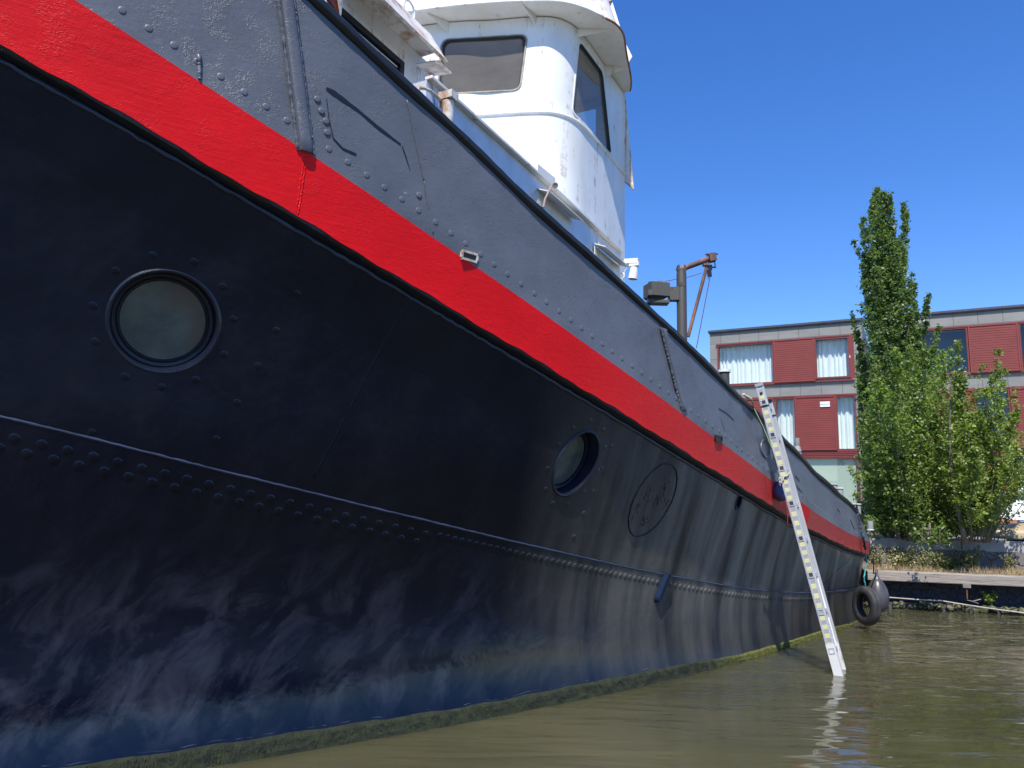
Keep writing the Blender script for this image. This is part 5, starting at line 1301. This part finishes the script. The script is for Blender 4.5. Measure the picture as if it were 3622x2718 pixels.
for k, o_ in enumerate((np.zeros(3), off)):
    tp = top if k == 0 else top-ud*.075
    mb = MB(); c = (bot+tp)/2+o_; h = np.linalg.norm(tp-bot)/2
    mb.box(c, ud*h, wdir*hw, e_dir*.002)                                   # web
    for sg in (-1, 1):
        mb.box(c+wdir*sg*(hw-.002)+e_dir*.0155, ud*h, wdir*.002, e_dir*.0132)     # flanges
        mb.box(c+wdir*sg*(hw*.72)-e_dir*.0035, ud*h, wdir*.0055, e_dir*.0012)     # raised edge ribs
    r_ = mb.build('rail', M_al, lad)
    mb = MB(); mb.box(u1+o_+ud*.07-e_dir*.0058, ud*.16, wdir*hw*1.01, e_dir*.0008); mb.build('stained_foot', M_alw, r_)
    mb = MB(); mb.box(tp+o_+ud*.01, ud*.012, wdir*hw*1.02, e_dir*.012); mb.build('end_cap', MT['slit'] if k else M_gry, r_)
    if k == 0:
        allh = sorted([-.1]+holes+[Lr+.0]); segs = []
        for a, b_ in zip(allh[:-1], allh[1:]):
            a2, b2 = a+.030, b_-.030; n = max(2, int(round((b2-a2)/.034))); 
            if a < 0: a2 = .22
            for i in range(n):
                s0, s1 = a2+(b2-a2)*i/n, a2+(b2-a2)*(i+1)/n
                segs.append((s0, s1, i % 2))
        ty = MB(); hs_ = sorted(holes)
        for s0, s1, q in segs:
            if ty.v and any(pv < hh_ < s0 for hh_ in hs_): ty.build('hazard_tape', [M_yel, M_gry], r_); ty = MB()
            pv = s0
            if s1 > s0+.004: ty.box(u1+ud*(s0+s1)/2-e_dir*.0032, ud*(s1-s0)/2, wdir*.019, e_dir*.0008, q)
        ty.build('hazard_tape', [M_yel, M_gry], r_)
    else:
        st2 = MB()
        for (y0, y1) in ((2165, 2040), (2300, 2185)):
            a, b_ = at_px(y0), at_px(y1); st2.box(u1+off+ud*(a+b_)/2-e_dir*.0034, ud*(b_-a)/2, wdir*.016, e_dir*.0006)
        st2.build('sticker', M_wh, r_)
        st3 = MB(); a = at_px(2290)
        for i in range(7):
            if i in (2,): continue
            s0 = a+.02+i*.024; st3.box(u1+off+ud*s0-e_dir*.0043, ud*.006, wdir*.006, e_dir*.0002)
        st3.build('sticker_print', simple('sticker_ink', (.25, .25, .28), .6), r_)
M_hole = simple('rung_hole', (.06, .035, .03), .6)
for s0 in holes:
    mb = MB(); a = u1+ud*s0; 
    mb.box(a+off*.5, e_dir*np.linalg.norm(off)*.5, wdir*.015, ud*.015)
    rg = mb.build('rung', M_al, lad)
    mb = MB()
    for (dx, dy, wx, wy) in ((0, .0185, .021, .0035), (0, -.0185, .021, .0035), (.0178, 0, .0032, .0148), (-.0178, 0, .0032, .0148)):
        mb.box(a+wdir*dx+ud*dy-e_dir*.006, wdir*wx, ud*wy, e_dir*.0035)
    mb.build('rung_collar', M_al, rg)
    mb = MB(); mb.box(a-e_dir*.0042, wdir*.0144, ud*.0148, e_dir*.0015); mb.build('rung_end', M_hole if abs(s0-holes[1]) > .01 else M_gry, rg)
mb = MB(); a = u1+ud*(at_px(1437)); 
for o_ in (0, 1):
    c = a+off*o_-ud*.02*o_; mb.box(c-e_dir*.008, wdir*(hw+.004), ud*.004, e_dir*.002)
mb.box(u1+ud*(at_px(1392))-e_dir*.008, wdir*.010, ud*.008, e_dir*.004)
mb.build('strap_clip', MT['slit'], lad)

# ================================================================== fenders and ropes
ty0 = on_d(3064, 2143, 9.02); az = rad(260); nf = np.array([math.sin(az), math.cos(az), 0]); e1 = np.array([nf[1], -nf[0], 0]); e2 = np.array([0, 0, 1.])
m, nt, p = new('tyre_rubber'); v = coords(nt, 'Object'); lk(nt, ramp(nt, nz(nt, v, 8, 5), [(.35, (.022, .022, .024)), (.7, (.06, .058, .055))]), p.inputs['Base Color']); p.inputs['Roughness'].default_value = .62; lk(nt, bump(nt, nz(nt, v, 70, 3), .4, .003), p.inputs['Normal']); M_tyre = m
Ro = .232; prof = [(.128, .052), (.135, .060), (.165, .066), (.205, .060), (.224, .045), (.231, .03), (.2325, .028), (.2285, .025), (.2285, .021), (.2335, .018), (.2335, .004), (.229, .002), (.229, -.002), (.2335, -.004), (.2335, -.018), (.2285, -.021), (.2285, -.025), (.231, -.03), (.224, -.045), (.205, -.060), (.165, -.066), (.135, -.060), (.128, -.052), (.130, -.045), (.155, -.048), (.19, -.045), (.212, 0), (.19, .045), (.155, .048), (.130, .045), (.128, .052)]
prof = [(r_*.86 if r_ > .17 else r_*.90, h_*.74) for r_, h_ in prof]
mb = MB(); mb.lathe(ty0, e1, e2, nf, prof, 56); ty_o = mb.build('tyre_fender', M_tyre, None, True); tag(ty_o, 'worn black car tyre hung as a fender on the tug stern above the water', 'tyre')
by = on_d(3104, 2100, 9.75); mb = MB()
prof = []
for i in range(22):
    t = i/21; z = .19*math.cos(math.pi*t); r_ = .118*math.sin(math.pi*t)**.75*(1-.28*(max(0, z)/.19)**1.2) if 0 < t < 1 else .001; prof.append((max(r_, .001), z-.02))
prof = [(.001, .235), (.012, .234), (.016, .205), (.024, .185)]+[(max(r_, .026) if z > .1 else r_, z) for r_, z in prof[2:]]
mb.lathe(by, [1, 0, 0], [0, 1, 0], [0, 0, 1], prof, 36); m, nt, p = new('buoy_rubber'); setp(p, (.085, .078, .085), .34)
lk(nt, ramp(nt, nz(nt, coords(nt, 'Object'), 6, 5), [(.35, (.055, .05, .055)), (.7, (.10, .092, .098))]), p.inputs['Base Color'])
tag(mb.build('buoy_fender', m, None, 'all'), 'dark grey pear-shaped buoy fender hanging behind the tyre', 'buoy')
mb = MB(); tp_ = on_d(3090, 1962, 9.35); mb.tube([by+np.array([0, 0, .225]), on_d(3090, 2030, 9.6), tp_], .0065, 6); mb.tube([by+np.array([0, 0, .24])+np.array([.012*math.cos(t), 0, .02*math.sin(t)]) for t in np.linspace(0, 6.28, 12)], .006, 6)
tag(mb.build('buoy_rope', simple('rope_dark', (.07, .05, .045), .9), None, 'all'), 'thin dark rope holding the pear-shaped buoy from the stern rail', 'rope')
# turquoise and navy rope to the tyre
def knotted(pts, r, name, mat, label, jit=.01, cat='rope', k=8):
    mb = MB(); 
    for st_ in range(3):
        P = []
        for a, b_ in zip(pts[:-1], pts[1:]):
            for t in np.linspace(0, 1, k, endpoint=False): P.append(a+(b_-a)*t+np.array([random.uniform(-jit, jit) for _ in range(3)]))
        P.append(pts[-1]); mb.tube(P, r, 5)
    o = mb.build(name, mat, None, 'all'); tag(o, label, cat); return o
def bsurf(px, py, e): 
    c = bfind(px, py); return BP(c[0], c[1], e)
def hsurf(px, py, e):
    c = hfind(px, py); return HP(c[0], c[1], e)
m, nt, p = new('rope_navy'); lk(nt, ramp(nt, nz(nt, coords(nt, 'Object'), 30, 3), [(.45, (.02, .022, .035)), (.6, (.045, .055, .075)), (.7, (.03, .16, .15))]), p.inputs['Base Color']); p.inputs['Roughness'].default_value = .9; M_rn = m
c_t = ty0+np.array([0, 0, .195])
knotted([bsurf(3014, 1785, .05), bsurf(3022, 1812, .03), bsurf(3034, 1860, .03), bsurf(3043, 1900, .03), bsurf(3048, 1945, .035)], .009, 'stern_rope', M_rn, 'tangled dark navy rope hanging down the grey bulwark at the stern', .010)
M_tq = simple('rope_turquoise', (.05, .32, .34), .8, 0, .5, 30, .5, 90, .003)
knotted([bsurf(3048, 1950, .035), hsurf(3054, 1990, .05), on_d(3056, 2040, 9.0), c_t], .0055, 'tyre_rope', M_tq, 'turquoise knotted rope holding the tyre', .005)
# green strap from the bulwark rail to the ladder
mb = MB(); g_ = [bsurf(2622, 1400, .03), bsurf(2645, 1420, .04), on_d(2666, 1447, 6.45), on_d(2698, 1512, 6.38), on_d(2730, 1590, 6.32), u1+ud*at_px(1655)-e_dir*.01-wdir*.03]
for a, b_ in zip(g_[:-1], g_[1:]): mb.bar(a, b_, .022, .006, tuple(CR))
tag(mb.build('green_strap', simple('strap_green', (.17, .22, .10), .8, 0, .4, 15, .4, 80, .002), None), 'faded green strap running from the bulwark rail to the ladder', 'strap')
c0 = bsurf(2760, 1737, .0); c0 = on_d(2760, 1737, math.hypot(c0[0], c0[1])-.10); mb = MB(); mb.lathe(c0, [1, 0, 0], [0, 1, 0], [0, 0, 1], [(max(.001, .07*math.sin(math.pi*i/14)), .088*math.cos(math.pi*i/14)) for i in range(15)], 24)
m, nt, p = new('ball_blue'); lk(nt, ramp(nt, nz(nt, coords(nt, 'Object'), 7, 4), [(.4, (.02, .07, .22)), (.6, (.09, .02, .05))]), p.inputs['Base Color']); p.inputs['Roughness'].default_value = .4
tag(mb.build('ball_fender', m, None, 'all'), 'small blue and maroon ball fender squeezed between ladder and red stripe', 'fender')
M_wr = simple('rope_white', (.62, .58, .50), .8, 0, .3, 30, .5, 90, .002)
lp = lambda y, w_=0., e=.012: u1+ud*at_px(y)-e_dir*e+wdir*w_
knotted([c0+np.array([-.02, -.03, .09]), c0+np.array([.0, -.05, .115]), lp(1705, -.04), lp(1690, 0), lp(1680, .05)], .0045, 'lashing', M_wr, 'pale frayed rope lashing the ladder to the ball fender', .009, k=6)
knotted([bsurf(2616, 1396, .03), bsurf(2628, 1404, .036), bsurf(2642, 1416, .04)], .006, 'rail_lashing', M_wr, 'short pale rope wound round the bulwark rail at the top of the green strap', .008, k=5)
mb = MB(); mb.tube([c0+np.array([.03, -.03, -.07]), c0+np.array([.045, -.03, -.16]), c0+np.array([.04, -.03, -.26]), c0+np.array([.055, -.03, -.30])], .0035, 5)
tag(mb.build('red_cord', simple('cord_red', (.30, .03, .03), .7), None, 'all'), 'thin red cord dangling below the ball fender', 'cord')
